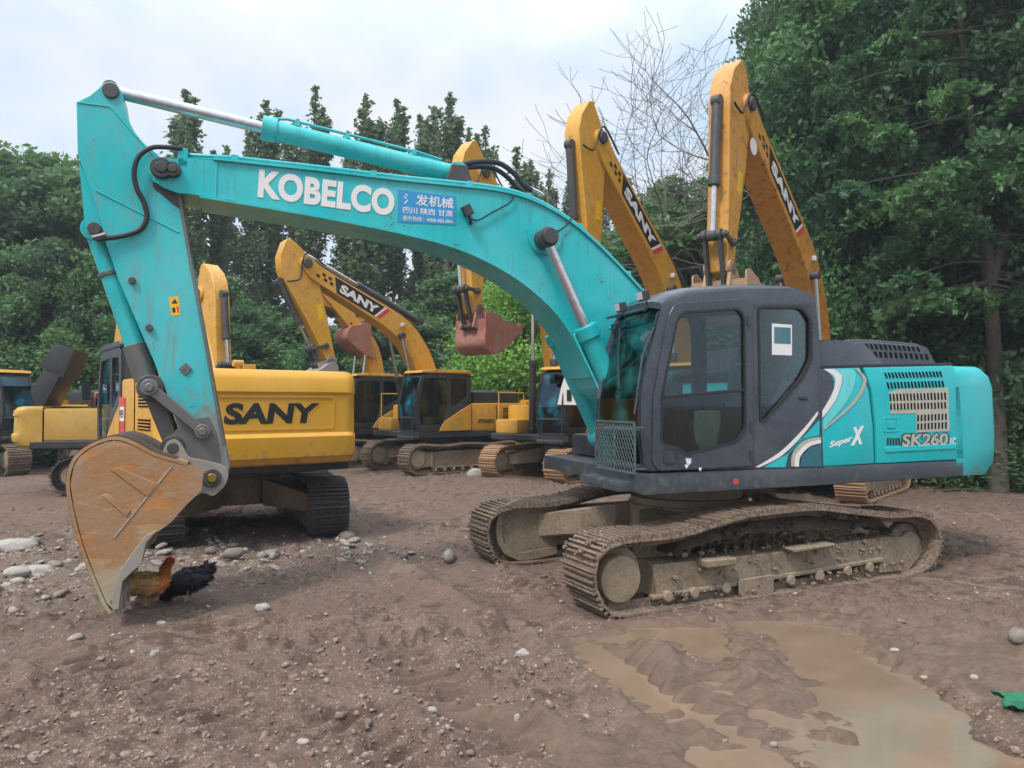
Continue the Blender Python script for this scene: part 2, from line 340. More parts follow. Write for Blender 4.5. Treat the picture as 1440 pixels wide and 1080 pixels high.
# ------------------------------------------------------------------ shared machine parts
def resample(loop, step):
    P = [Vector(p) for p in loop]; n = len(P); L = [0]
    for i in range(n): L.append(L[-1] + (P[(i + 1) % n] - P[i]).length)
    k = max(8, int(round(L[-1] / step))); out = []; j = 0
    for i in range(k):
        d = L[-1] * i / k
        while L[j + 1] < d: j += 1
        out.append(P[j % n].lerp(P[(j + 1) % n], (d - L[j]) / (L[j + 1] - L[j])))
    return out
def chain(loop, y0, y1, pitch=.19, mat=None, parent=None, rotz=0, sag=True, muddy=.0, seed=1):
    """track shoes with three grousers each round a loop of (x,z) points, and the link chain inside it"""
    rnd = random.Random(seed); pts = resample(loop, pitch); n = len(pts); mb = MB(); area = sum(pts[i].x * pts[(i + 1) % n].y - pts[(i + 1) % n].x * pts[i].y for i in range(n))
    for i in range(n):
        a, b = pts[i], pts[(i + 1) % n]; t = (b - a).normalized(); nr = Vector((t.y, -t.x)) * (1 if area > 0 else -1); c = (a + b) / 2; l = (b - a).length * .94
        def bar(u0, u1, w0, w1, ya, yb):
            q = [c + t * u0 + nr * w0, c + t * u1 + nr * w0, c + t * u1 + nr * w1, c + t * u0 + nr * w1]
            mb.prism([(p.x, p.y) for p in q], ya, yb)
        e0, e1 = y0 + rnd.uniform(-.006, .006), y1 + rnd.uniform(-.006, .006)
        bar(-l / 2, l / 2, -.045, -.022, e0, e1)
        for u in (-.42, -.02, .40):
            h = rnd.uniform(.004, .014) if muddy and rnd.random() < muddy else .022
            bar(u * l - .011, u * l + .011, -.022, h, e0 + .004, e1 - .004)
        ym = (y0 + y1) / 2
        for s in (-1, 1): bar(-l * .52, l * .52, -.125, -.045, ym + s * .11 - .025, ym + s * .11 + .025)
    return mb.build('track_chain', mat, parent, bev=0, smooth=0, rotz=rotz)
def stadium(xf, xr, zb, r, sag=.05, zs=0.0):
    """front (idler) centre xf, rear (sprocket) centre xr; forward is +x"""
    p = circle(xf, zb + r, r, 9, 90, -90) + circle(xr, zb + r, r, 9, 270, 90)
    k = 10; top = []
    for i in range(1, k):
        t = i / k; top.append((xr + (xf - xr) * t, zb + 2 * r - sag * math.sin(math.pi * 2 * t) ** 2))
    return p + top
def rock_mesh(mb, c, r, sq=(1, 1, .7), seed=0, sub=2, amp=.28):
    bm = bmesh.new(); bmesh.ops.create_icosphere(bm, subdivisions=sub, radius=1)
    o = Vector((seed * 3.7, seed * 1.3, seed * 7.1)); vs = []
    for v in bm.verts:
        d = 1 + amp * noise.noise(v.co * 1.1 + o) + amp * .5 * noise.noise(v.co * 2.6 + o); vs.append(Vector((v.co.x * sq[0], v.co.y * sq[1], v.co.z * sq[2])) * d * r + Vector(c))
    fs = [tuple(v.index for v in f.verts) for f in bm.faces]; bm.free(); mb.add(vs, fs)
def heap(parent, rotz, x0, x1, y0, y1, zb, zt, mat, seed=3, nx=70, ny=10, name='caked_mud'):
    """lumpy mud and weeds lying along a track frame"""
    V, F = [], []
    for i in range(nx + 1):
        for j in range(ny + 1):
            u, v = i / nx, j / ny; x = x0 + (x1 - x0) * u; y = y0 + (y1 - y0) * v
            h = (math.sin(math.pi * min(1, max(0, v * .9 + .05))) ** .4) * (math.sin(math.pi * u) ** .35)
            q = Vector((x * 3, y * 3, seed)); nn = noise.noise(q) * .5 + noise.noise(q * 3.1) * .35 + noise.noise(q * 8) * .2
            V.append((x + noise.noise(q * 5) * .03, y + noise.noise(q * 6 + Vector((9, 0, 0))) * .02, zb + (zt - zb) * h * (.75 + nn * .6)))
    for i in range(nx):
        for j in range(ny): a = i * (ny + 1) + j; F.append((a, a + ny + 1, a + ny + 2, a + 1))
    mb = MB(); mb.add(V, F)
    rnd = random.Random(seed)
    for k in range(150):        # clods and hanging straws
        x = rnd.uniform(x0 + .1, x1 - .1); y = y1 - rnd.uniform(-.01, .12)
        rock_mesh(mb, (x, y, rnd.uniform(zb, zb + (zt - zb) * .75)), rnd.uniform(.012, .045), seed=k, sub=1)
    for k in range(170):
        x = rnd.uniform(x0 + .1, x1 - .1); z = rnd.uniform(zb + .02, zt - .03); l = rnd.uniform(.05, .22); dx = rnd.uniform(-.09, .09)
        mb.tube([(x, y1 + .0, z), (x + dx * .5, y1 + .02, z - l * .4), (x + dx, y1 + .015, z - l)], .0025, 3)
    return tag(mb.build(name, mat, parent, smooth=60, rotz=rotz), kind='stuff')
def undercarriage(root, rz, S, fm, cm, idm, near_loop=None, L=4.1, gauge=2.3, shoe=.6, H=.88, detail=2, z0=0.0, seed=1, pitch=.19):
    """S = z of the slew ring's foot; builds chains, frames (> idler, sprocket, rollers) and the car body"""
    r = H / 2 - .02; xf, xr = L / 2 - r, -L / 2 + r
    loop = near_loop or stadium(xf, xr, z0, r)
    for sd in (1, -1):
        yc = sd * gauge / 2
        if sd == 1 or not near_loop: c = chain(loop, yc - shoe / 2, yc + shoe / 2, pitch, cm, root, rz, muddy=.35, seed=seed + sd)
        else:
            c = chain(loop, yc - shoe / 2, yc + shoe / 2, pitch, cm, root, rz, muddy=.25, seed=seed + sd)
        xs = [p[0] for p in loop]; fx, rx = max(xs) - r, min(xs) + r; zc = z0 + r
        fr = MB()
        out = [(fx - .42, z0 + .22), (fx - .42, z0 + H * .66), (fx - .9, z0 + H * .72), (rx + .75, z0 + H * .72), (rx + .35, z0 + H * .66), (rx + .15, z0 + .30), (rx + .35, z0 + .17), (fx - .6, z0 + .17)]
        fr.prism(out, yc - .2, yc + .2)
        fr.b2(fx - .46, fx - .38, yc - .26, yc + .26, z0 + .20, z0 + H * .70)
        fr.b2(rx + .3, fx - .5, yc + sd * .2, yc + sd * .24, z0 + .17, z0 + .205)
        # idler yoke: rounded plate that carries the idler on both sides
        for s in (-1, 1):
            yk = yc + s * .205
            yoke = [(fx - .40, z0 + H * .66)] + [(fx + .05 + .27 * math.cos(R(a)), zc - .0 + .27 * math.sin(R(a))) for a in range(90, -91, -20)] + [(fx - .40, z0 + .25)]
            fr.prism(yoke, yk - .025, yk + .025)
        f = fr.build('track_frame', fm, root, bev=.012, rotz=rz)
        d = MB(); d.disc(fx + .05, zc, yc - .15, yc + .15, r - .13, 28); d.disc(fx + .05, zc, yc - .25, yc + .25, .23, 24); d.build('idler', idm, f, bev=.02)
        d = MB(); d.disc(rx, zc, yc - .06, yc + .06, r - .14, 24)
        for k in range(20):
            a = 2 * math.pi * k / 20; cx, cz = rx + math.cos(a) * (r - .13), zc + math.sin(a) * (r - .13); d.box((cx, yc, cz), (.06, .09, .06), Matrix.Rotation(-a, 3, 'Y'))
        d.disc(rx, zc, yc - .24, yc + .24, .22, 24); d.build('sprocket', fm, f, bev=.01)
        if detail:
            nr = 8 if detail > 1 else 6
            for k in range(nr):
                x = fx - .55 - (fx - rx - 1.1) * k / (nr - 1); d = MB(); d.disc(x, z0 + .125, yc - .20, yc + .20, .085, 14); d.disc(x, z0 + .125, yc + sd * .2, yc + sd * .26, .05, 10); d.build('roller', idm, f, bev=.012)
            for k in (.32, .68):
                d = MB(); d.disc(fx - (fx - rx) * k, z0 + H - .16, yc - .17, yc + .17, .06, 12); d.build('carrier_roller', fm, f)
    cb = MB(); cb.rings([[(x * 1.0, y * 1.0, z) for x, y in circle(0, 0, .72, 24)] for z in (z0 + .42, z0 + .86)])
    for sx in (-1, 1):
        for sy in (-1, 1):
            A = [(sx * .25, sy * .35, z0 + .42), (sx * .85, sy * .30, z0 + .42), (sx * .85, sy * .30, z0 + .84), (sx * .25, sy * .35, z0 + .86)]
            ye = sy * (gauge / 2 - .18); B = [(sx * .8, ye, z0 + .34), (sx * 1.45, ye, z0 + .34), (sx * 1.45, ye, z0 + .62), (sx * .8, ye, z0 + .66)]
            cb.rings([A, B])
    cb.build('car_body', fm, root, bev=.015, rotz=rz)
    s = MB(); s.cyl((0, 0, z0 + .84), (0, 0, S), .62, 36); s.build('slew_ring', M['steel'], root)
def cylinder(parent, A, B, y, r, rodr, frac, mat, names=('boom_cylinder',), rod=True, axis=None, eye=1.9):
    """barrel from A to frac, chromed rod on to B; A, B = (x,z)"""
    a, b = Vector((A[0], y, A[1])), Vector((B[0], y, B[1])); m = a.lerp(b, frac); d = (b - a).normalized()
    mb = MB(); mb.cyl(a, m, r, 20); mb.cyl(m - d * .12, m + d * .03, r * 1.22, 20); mb.cyl(a - Vector((0, r * .9, 0)), a + Vector((0, r * .9, 0)), r * 1.25, 18)
    c = mb.build(names[0], mat, parent, bev=.006)
    ro = MB(); ro.cyl(m, b - d * rodr * 1.2, rodr, 16); ro.build('rod', M['chrome'], c)
    e = MB(); e.cyl(b - Vector((0, rodr * 1.7, 0)), b + Vector((0, rodr * 1.7, 0)), rodr * eye, 18); e.build('rod_eye', M['grease'], c, bev=.006)
    return c
def sheet_glass(parent, pts3, mat, name='pane', th=.006):
    """a pane between corner points (3D, in order) with a little thickness"""
    P = [Vector(p) for p in pts3]; n = (P[1] - P[0]).cross(P[2] - P[0]).normalized() * th
    mb = MB(); k = len(P); mb.add(P + [p + n for p in P], [tuple(range(k)), tuple(range(2 * k - 1, k - 1, -1))] + [(i, (i + 1) % k, (i + 1) % k + k, i + k) for i in range(k)])
    return mb.build(name, mat, parent, smooth=0)
# ------------------------------------------------------------------ the teal excavator in front
K = Frame(2.27, 9.63, -.94, -.342); U = Frame(2.27, 9.63, -.906, -.4226)
kob = empty('crawler_excavator', K.o, K.yaw, 'large teal excavator with dark cab, white lettering on its boom and ochre bucket aground', 'excavator')
RZ = U.yaw - K.yaw
YS = 1.49
loop_px = [(832, 807), (835, 786), (852, 767), (886, 757), (960, 749), (1043, 724), (1093, 717), (1149, 712), (1196, 717), (1252, 723), (1298, 722), (1317, 736), (1325, 765), (1313, 796), (1288, 812), (1240, 820), (1100, 840), (980, 857), (900, 868), (862, 871), (843, 852), (834, 830)]
kl = spline([U.P(a, b, 1.595) for a, b in loop_px], 5, True)
def k_under():
    gauge, shoe = 2.59, .62
    for sd in (1, -1):
        yc = sd * gauge / 2; lp = kl if sd == 1 else [(x + .0, z + .0) for x, z in kl]
        chain(lp, yc - shoe / 2, yc + shoe / 2, .175, M['track'], kob, RZ, muddy=.35, seed=5 + sd)
        if sd == 1:
            fpx = [(918, 795), (922, 842), (1242, 789), (1237, 806), (1277, 804), (1291, 786), (1291, 754), (1240, 756), (1180, 765), (1100, 776), (1040, 783)]
            fo = U.PL(fpx, 1.46); fr = MB(); fr.prism(fo, 1.10, 1.46)
            fl = U.PL([(918, 838), (1243, 784), (1243, 790), (918, 845)], 1.49); fr.prism(fl, 1.40, 1.49)
            a, b = U.PL([(1238, 756), (1238, 806)], 1.46); fr.b2(a[0] - .02, a[0] + .02, 1.3, 1.475, b[1], a[1])
            for q in ([(983, 786), (1027, 782), (1027, 792), (985, 797)], [(1104, 770), (1165, 762), (1165, 766), (1106, 776)]):   # step brackets
                o2 = U.PL(q, 1.5); fr.prism(o2, 1.44, 1.60)
            f = fr.build('track_frame', M['frame'], kob, bev=.012, rotz=RZ)
            ic = U.P(874, 815, 1.5); d = MB(); d.disc(ic[0], ic[1], 1.14, 1.50, .235, 28); d.disc(ic[0], ic[1], 1.24, 1.35, .33, 30); d.build('idler', M['idler'], f, bev=.03, seg=2)
            sc = U.P(1278, 770, 1.4); d = MB(); d.disc(sc[0], sc[1], 1.24, 1.36, .30, 26); d.disc(sc[0], sc[1], 1.2, 1.44, .2, 26); d.build('sprocket', M['frame'], f, bev=.02)
            for rp in [(940, 839), (977, 834), (1022, 827), (1064, 821), (1113, 816), (1154, 809), (1193, 803), (1224, 798)]:
                x, z = U.P(rp[0], rp[1], 1.5); d = MB(); d.disc(x, z - .01, 1.08, 1.44, .085, 16); d.disc(x, z, 1.44, 1.515, .062, 8); d.build('roller', M['idler'], f, bev=.012)
            g = MB(); gx = U.PL([(1040, 815), (1089, 808), (1089, 832), (1080, 838), (1044, 840), (1040, 836)], 1.53); g.prism(gx, 1.50, 1.53); g.build('roller_guard', M['frame'], f, bev=.01)
            h0, h1 = U.P(945, 800, 1.4), U.P(1245, 760, 1.4)
            zb = min(h0[1], h1[1]) - .02
            heap(kob, RZ, h1[0], h0[0], 1.10, 1.50, .47, .90, M['pile'], 3)
        else:
            fx = max(p[0] for p in kl); zc = .34
            fr = MB(); yi = -1.10
            yo = U.PL([(701, 745), (704, 726), (716, 712), (735, 706), (783, 712), (783, 775), (760, 782), (730, 785), (711, 775), (703, 762)], yi)
            fr.prism(yo, yi - .42, yi)
            xs = [p[0] for p in yo]; x1 = min(xs)
            fr.prism([(x1 + .03, .62), (-1.6, .62), (-1.9, .45), (-1.8, .2), (x1 + .03, .14)], yi - .40, yi - .03)
            rim = roundpoly(U.PL([(697, 745), (701, 722), (714, 708), (735, 701), (784, 708), (784, 716), (737, 710), (719, 716), (708, 728), (705, 745), (708, 762), (716, 771), (731, 778), (783, 768), (784, 778), (760, 785), (730, 789), (709, 779), (700, 764)], yi + .03), .02, 2)
            fr.prism(rim, yi, yi + .035)
            f = fr.build('track_frame', M['frame'], kob, bev=.015, rotz=RZ)
            d = MB(); d.disc(fx - .48, zc, -1.35, -1.24, .33, 28); d.build('idler', M['idler'], f)
            for k in range(6):
                x = 1.1 - k * .5; d = MB(); d.disc(x, .1, -1.45, -1.12, .085, 14); d.build('roller', M['idler'], f)
            heap(kob, RZ, -1.5, 1.3, -1.45, -1.12, .5, .66, M['pile'], 9, 50, 8)
    cb = MB(); cb.rings([[(x, y, z) for x, y in circle(0, 0, .78, 30)] for z in (.42, .80)])
    for sx in (-1, 1):
        for sy in (-1, 1):
            A = [(sx * .15, sy * .30, .38), (sx * .95, sy * .25, .38), (sx * .95, sy * .25, .78), (sx * .15, sy * .30, .82)]
            ym = sy * .8; Bm = [(sx * .75, ym, .33), (sx * 1.35, ym, .33), (sx * 1.35, ym, .66), (sx * .75, ym, .70)]
            ye = sy * 1.12; Bx = [(sx * .85, ye, .27), (sx * 1.62, ye, .27), (sx * 1.62, ye, .58), (sx * .85, ye, .62)]
            cb.rings([A, Bm, Bx])
    cb.build('car_body', M['frame'], kob, bev=.02, rotz=RZ)
    rr = MB(); rr.cyl((0, 0, .78), (0, 0, .88), .74, 40); rr.cyl((0, 0, .88), (0, 0, 1.15), .66, 40); rr.build('slew_ring', M['idler'], kob, bev=.01)
k_under()

def clods(n, seed, fn, rmin, rmax, mat, name):
    rnd = random.Random(seed); mb = MB()
    for k in range(n):
        c, s = fn(rnd); rock_mesh(mb, c, rnd.uniform(rmin, rmax) * s, (1, 1, .7), k + seed * 50, 1, .4)
    return tag(mb.build(name, mat, kob, smooth=40, rotz=RZ), kind='stuff')
xa_, xb_ = min(p[0] for p in kl), max(p[0] for p in kl)
def f_low(r): x = r.uniform(xa_ + .5, xb_ - .75); return (x, 1.46 + r.uniform(-.02, .10), r.uniform(-.02, .10) + .02), 1
clods(70, 4, f_low, .012, .04, M['track'], 'caked_mud')
tops = [p for p in kl if p[1] > .55]
def f_top(r): p = r.choice(tops); return (p[0] + r.uniform(-.1, .1), r.uniform(1.0, 1.58), p[1] + .002), 1
clods(130, 6, f_top, .012, .034, M['track'], 'caked_mud')
def f_face(r): x = r.uniform(xa_ + .9, xb_ - .9); return (x, 1.465 + r.uniform(-.005, .01), r.uniform(.2, .5)), 1
clods(50, 8, f_face, .012, .04, M['frame'], 'caked_mud')

# ---- platform: dark skirt along the side, frame beneath it
zt0, zb0 = K.P(905, 665, YS)[1], K.P(905, 696, YS)[1]
mb = MB(); XF = K.P(905, 680, YS)[0]; XR = K.P(1356, 660, YS)[0]
mb.prism(K.PL([(893, 668), (905, 666), (1150, 656), (1356, 647), (1356, 669), (1150, 683), (905, 697), (895, 693)], YS), 1.34, YS)
mb.b2(XR + .05, XF - .1, -1.45, 1.36, zb0 + .03, zt0 - .01)
mb.b2(XF - .12, XF + .02, .40, YS - .01, zb0 + .05, zt0 - .01)
mb.b2(XF - .5, XF + .22, .42, 1.36, zb0 + .02, zb0 + .13)
mb.b2(-.6, 1.05, -.5, .4, zb0, zt0 + .35)                    # boom foot carrier
plat = mb.build('platform', M['navy_low'], kob, bev=.025, seg=2)
text('maker_mark', '✦', M['red'], plat, K.P(1041, 682, YS), K.P(1031, 682, YS), .08, YS + .001, .002) if False else None
mk = MB(); cx, cz = K.P(1035, 677, YS); mk.prism(circle(cx, cz, .035, 12), YS, YS + .003); mk.build('round_mark', M['red'], plat)

# ---- cab
def cab(root, out, holes, y0, y1, mats, glass, glass_front, fi, interior=True, front_open=None):
    """out: side outline (x,z) anticlockwise from the front bottom corner; fi: indices of the outline that make the front edge"""
    th = .06; mb = MB()
    mb.prism(out, y1 - th, y1, holes)
    mb.prism(out, y0, y0 + th, [h for h in holes])
    n = len(out); fs = fi
    # roof, back and floor strips
    body = out[fs[-1]:] + [out[0]]
    mb.strip(body, .05, y0 + th * .5, y1 - .004)
    # front frame: corner posts and cross bars along the front edge
    fr = [out[i] for i in range(fs[0], fs[-1] + 1)]
    for a, b in zip(fr[:-1], fr[1:]):
        for ya, yb in ((y0, y0 + .07), (y1 - .075, y1 - .001)): mb.strip([a, b], .06, ya, yb)
    for k in (0, 1, len(fr) - 1):
        p = Vector((fr[k][0] - .03, 0, fr[k][1] - (.03 if k == len(fr) - 1 else -.03))); mb.cyl(p + Vector((0, y0, 0)), p + Vector((0, y1 - .01, 0)), .035, 8)
    c = mb.build('cab', mats, root, bev=.018, seg=2)
    for a, b in zip(fr[:-1], fr[1:]):
        sheet_glass(c, [(a[0] - .02, y0 + .05, a[1]), (a[0] - .02, y1 - .06, a[1]), (b[0] - .02, y1 - .06, b[1]), (b[0] - .02, y0 + .05, b[1])], glass_front, 'windscreen')
    return c
cab_px = [(907, 662), (901, 610), (902, 560), (914, 500), (928, 440), (940, 424), (972, 413), (1040, 407), (1110, 405), (1140, 411), (1147, 425), (1152, 470), (1156, 600), (1158, 658)]
co = K.PL(cab_px, YS)
door_hole = roundpoly(K.PL([(958, 438), (1038, 433), (1046, 445), (1048, 604), (1036, 622), (962, 641), (950, 630), (928, 626), (928, 556), (950, 450)], YS), .06)
rear_hole = roundpoly(K.PL([(1065, 430), (1128, 430), (1141, 448), (1142, 505), (1128, 534), (1076, 592), (1068, 594)], YS), .07)
Y0C = .46
kc = cab(kob, co, [door_hole, rear_hole], Y0C, YS, M['navy'], M['glass'], M['glass_teal'], [0, 1, 2, 3, 4, 5])
# roof cap: slightly crowned and set in from the side
rf = MB(); rc = K.PL([(930, 425), (942, 415), (972, 406), (1040, 401), (1110, 402), (1136, 409), (1143, 420)], YS)
rc3 = [(x, z) for x, z in rc]
ringl = []
for yy, dz, dx in ((YS - .004, -.03, .0), (YS - .03, .0, 0), (YS - .2, .035, -.0), ((YS + Y0C) / 2, .045, 0), (Y0C + .2, .035, 0), (Y0C + .02, -.02, 0)):
    ringl.append([(x, yy, z + dz) for x, z in rc3] + [(x, yy, z + dz - .07) for x, z in reversed(rc3)])
rf.rings(ringl); rf.build('cab_roof', M['navy'], kc, smooth=50)
# door: raised frame round its window, handle, hinge, panes
door_out = roundpoly(K.PL([(948, 427), (1049, 420), (1056, 430), (1058, 655), (925, 662), (916, 650), (918, 560), (938, 445)], YS), .05)
dmb = MB(); dmb.prism(door_out, YS + .001, YS + .022, [[(x, z) for x, z in door_hole]]); door = dmb.build('door', M['navy'], kc, bev=.008)
gz = MB()
def seal(hole, y, w=.022):
    n = len(hole); c = Vector((sum(p[0] for p in hole) / n, sum(p[1] for p in hole) / n))
    inner = [tuple(c + (Vector(p) - c) * (1 - w / max(.05, (Vector(p) - c).length))) for p in hole]
    m = MB(); m.prism(hole, y - .02, y + .012, [inner]); return m
seal(door_hole, YS + .016, .026).build('window_seal', M['rubber'], door)
s2 = seal(rear_hole, YS, .035); s2.build('window_seal', M['rubber'], kc)
def glass_plate(parent, hole, y, mat, name='window'):
    m = MB(); m.prism(hole, y, y + .005); return m.build(name, mat, parent, smooth=0)
glass_plate(door, door_hole, YS - .006, M['glass']); glass_plate(kc, rear_hole, YS - .03, M['glass'])

a, b = K.PL([(930, 558), (1047, 548)], YS)
bar = MB(); bar.prism([(a[0], a[1] - .02), (b[0], b[1] - .02), (b[0], b[1] + .015), (a[0], a[1] + .015)], YS - .012, YS + .012)
bar.prism([(a[0], a[1] - .11), (b[0], b[1] - .11), (b[0], b[1] - .02), (a[0], a[1] - .02)], YS - .04, YS - .012); bar.build('window_rail', M['rubber'], door, bev=.004)
hd = MB(); p = K.P(940, 640, YS); hd.prism(roundpoly([(p[0] - .09, p[1] - .09), (p[0] + .08, p[1] - .09), (p[0] + .08, p[1] + .09), (p[0] - .09, p[1] + .09)], .03), YS + .015, YS + .03, [roundpoly([(p[0] - .065, p[1] - .065), (p[0] + .055, p[1] - .065), (p[0] + .055, p[1] + .065), (p[0] - .065, p[1] + .065)], .02)])
hd.b2(p[0] - .06, p[0] + .05, YS - .03, YS + .012, p[1] - .03, p[1] + .06); hd.build('door_handle', M['black'], door, bev=.004)
p = K.P(1129, 559, YS); h2 = MB(); h2.b2(p[0] - .06, p[0] + .06, YS, YS + .02, p[1] - .022, p[1] + .022); h2.build('grab_latch', M['black'], kc, bev=.008)
hg = MB()
for q in ((1051, 452), (1054, 600), (1054, 640)):
    p = K.P(*q, YS); hg.cyl((p[0], YS + .03, p[1] - .05), (p[0], YS + .03, p[1] + .05), .016, 10)
hg.build('hinge', M['black'], kc)
# peeled sticker marks
st = MB()
for q, r_ in (((967, 648), .035), ((964, 655), .02), ((983, 659), .018)):
    p = K.P(*q, YS); st.prism([(p[0] + r_ * (1 + .4 * math.sin(i * 2.1)) * math.cos(i * .6), p[1] + r_ * (1 + .4 * math.sin(i * 1.7)) * math.sin(i * .6)) for i in range(10)], YS + .0225, YS + .024)
st.build('peeled_sticker', M['white'], door, smooth=0)
# inside the cab
xs0, xs1 = K.P(1040, 600, 1.0)[0], K.P(975, 600, 1.0)[0]
fl = MB(); fl.b2(co[-1][0] + .06, co[0][0] - .08, Y0C + .08, YS - .07, zt0 + .0, zt0 + .06); fl.b2(xs0 - .15, xs1 - .1, .65, 1.25, zt0 + .06, zt0 + .35)
fl.b2(xs0 - .3, xs1, .55, .68, zt0 + .06, zt0 + .75); fl.b2(xs0 - .3, xs1, 1.22, 1.34, zt0 + .06, zt0 + .68); fl.b2(co[-1][0] + .08, co[-1][0] + .35, Y0C + .08, YS - .08, zt0 + .06, zt0 + .8)
fl.build('cab_floor', M['interior'], kc, bev=.02)
sm = MB(); sz = zt0 + .35
sm.b2(xs0 - .12, xs1 - .12, .70, 1.22, sz, sz + .16)
bk = [(xs0 - .10, sz + .1), (xs0 + .06, sz + .1), (xs0 - .06, sz + .82), (xs0 - .20, sz + .82)]; sm.prism(bk, .72, 1.20)
sm.prism([(xs0 - .2, sz + .85), (xs0 - .07, sz + .85), (xs0 - .09, sz + 1.04), (xs0 - .21, sz + 1.04)], .82, 1.1)
sm.build('seat', M['seat'], kc, bev=.05, seg=3)
cs = MB(); cs.prism([(xs1 + .14, zt0 + .06), (xs1 + .3, zt0 + .06), (xs1 + .26, sz + .35), (xs1 + .12, sz + .38)], .62, .82)
for yy in (.75, 1.2): cs.tube([(xs1 - .02, yy, sz + .2), (xs1 + .02, yy, sz + .4)], .012, 8); cs.tube([(xs1 + .02, yy, sz + .4), (xs1 + .02, yy, sz + .5)], .028, 10)
cs.tube([(xs1 + .1, .98, zt0 + .05), (xs1 + .06, .98, sz + .4)], .012, 6); cs.tube([(xs1 + .16, .86, zt0 + .05), (xs1 + .12, .86, sz + .36)], .012, 6)
cs.build('controls', M['rubber'], kc, bev=.01)
cur = MB()                                                                   # pale cloth hung inside the door
pc = K.P(996, 607, 1.36)
vs = []
for j in range(9):
    v = j / 8; w = .17 * (1 - .25 * v ** 2) * (1 if j < 7 else .75); zz = pc[1] + .23 - .46 * v
    vs.append([(pc[0] + w * math.cos(a) + .02 * math.sin(5 * a), 1.34 + .035 * math.sin(a) + .01 * math.sin(4 * a + j), zz) for a in np.linspace(0, 2 * math.pi, 18, endpoint=False)])
cur.rings(vs); cur.build('cloth_bag', M['cloth'], kc, smooth=70)
stk = MB(); q = K.PL([(1084, 455), (1112, 457), (1112, 500), (1084, 499)], YS - .04); stk.prism(q, YS - .024, YS - .020); s_ = stk.build('window_notice', M['white'], kc, smooth=0)
stk = MB(); q = K.PL([(1087, 460), (1110, 461), (1110, 484), (1087, 483)], YS - .04); stk.prism(q, YS - .020, YS - .018); stk.build('notice_print', M['teal_dark'], s_, smooth=0)
# folded papers at the back window
pp = MB(); q = K.P(1100, 552, 1.2); pp.prism([(q[0] + .12, q[1] - .14), (q[0] + .04, q[1] - .16), (q[0] - .16, q[1] + .12), (q[0] - .08, q[1] + .14)], 1.1, 1.35); pp.build('papers', M['grille'], kc, bev=.01)

# mesh guard over the lower windscreen
gx = co[1][0] + .09; G0 = K.PX(838, 588, gx); G1 = K.PX(893, 668, gx)
zlo, zhi = K.PX(893, 667, gx)[1], K.PX(893, 595, gx)[1]; ya, yb = min(G0[0], G1[0]), max(G0[0], G1[0])
g = MB()
for (p, q) in (((ya, zlo), (yb, zlo)), ((yb, zlo), (yb, zhi)), ((yb, zhi), (ya, zhi)), ((ya, zhi), (ya, zlo)), (((ya + yb) / 2, zlo), ((ya + yb) / 2, zhi))):
    g.tube([(gx, p[0], p[1]), (gx, q[0], q[1])], .013, 6)
W_, H_ = yb - ya, zhi - zlo; stp = .058
for k in range(-20, 34):
    for sgn in (1, -1):
        c0 = ya + k * stp; pts = []
        for t in np.linspace(0, 1, 9):
            yy = c0 + sgn * (t * H_) * .62; zz = zlo + t * H_
            if ya <= yy <= yb: pts.append((gx, yy, zz))
        if len(pts) > 1: g.tube([pts[0], pts[-1]], .0036, 4)
for yy in (ya, yb): g.tube([(gx, yy, zhi - .05), (gx - .1, yy, zhi - .05)], .012, 6); g.tube([(gx, yy, zlo + .05), (gx - .12, yy, zlo + .05)], .012, 6)
g.build('mesh_guard', M['mesh'], kob, smooth=0)
# wiper, grab rails and lamps at the cab front
fx0 = co[2]; ft = co[4]
wp = MB(); wp.tube([(fx0[0] + .05, 1.1, fx0[1] + .1), (lerp(fx0, ft, .55)[0] + .05, .85, lerp(fx0, ft, .55)[1]), (ft[0] + .05, .72, ft[1] - .1)], .011, 6)
wp.tube([(ft[0] + .06, .66, ft[1] - .55), (ft[0] + .05, .74, ft[1] - .02)], .008, 6); wp.build('wiper', M['rubber'], kc)
gr = MB(); gr.tube([(co[1][0] + .05, YS - .04, co[1][1] + .2), (co[3][0] + .07, YS - .03, co[3][1]), (co[4][0] + .05, YS - .04, co[4][1] - .15)], .014, 8)
gr.tube([(ft[0] + .03, .55, ft[1] - .35), (ft[0] + .07, .55, ft[1] - .04), (ft[0] + .07, 1.25, ft[1] - .01)], .014, 8); gr.build('grab_rail', M['navy'], kc)
for q in ((873, 432), (905, 416)):
    y_, z_ = K.PX(q[0], q[1], ft[0] + .12); x_ = ft[0] + .12
    l = MB(); l.box((x_, y_, z_), (.09, .12, .10), Matrix.Rotation(.2, 3, 'Y')); l.tube([(x_ - .03, y_, z_ - .05), (x_ - .06, y_, z_ - .13)], .013, 6); lo = l.build('work_lamp', M['black'], kc, bev=.015)
    l = MB(); l.box((x_ + .05, y_, z_ - .006), (.01, .10, .08), Matrix.Rotation(.2, 3, 'Y')); l.build('lens', M['lamp'], lo)
l = MB(); y1_, z1_ = K.PX(925, 420, ft[0] + .1); l.tube([(ft[0] + .1, .5, ft[1] + .05), (ft[0] + .1, 1.35, ft[1] + .05)], .018, 6); l.build('lamp_bracket', M['navy'], kc)

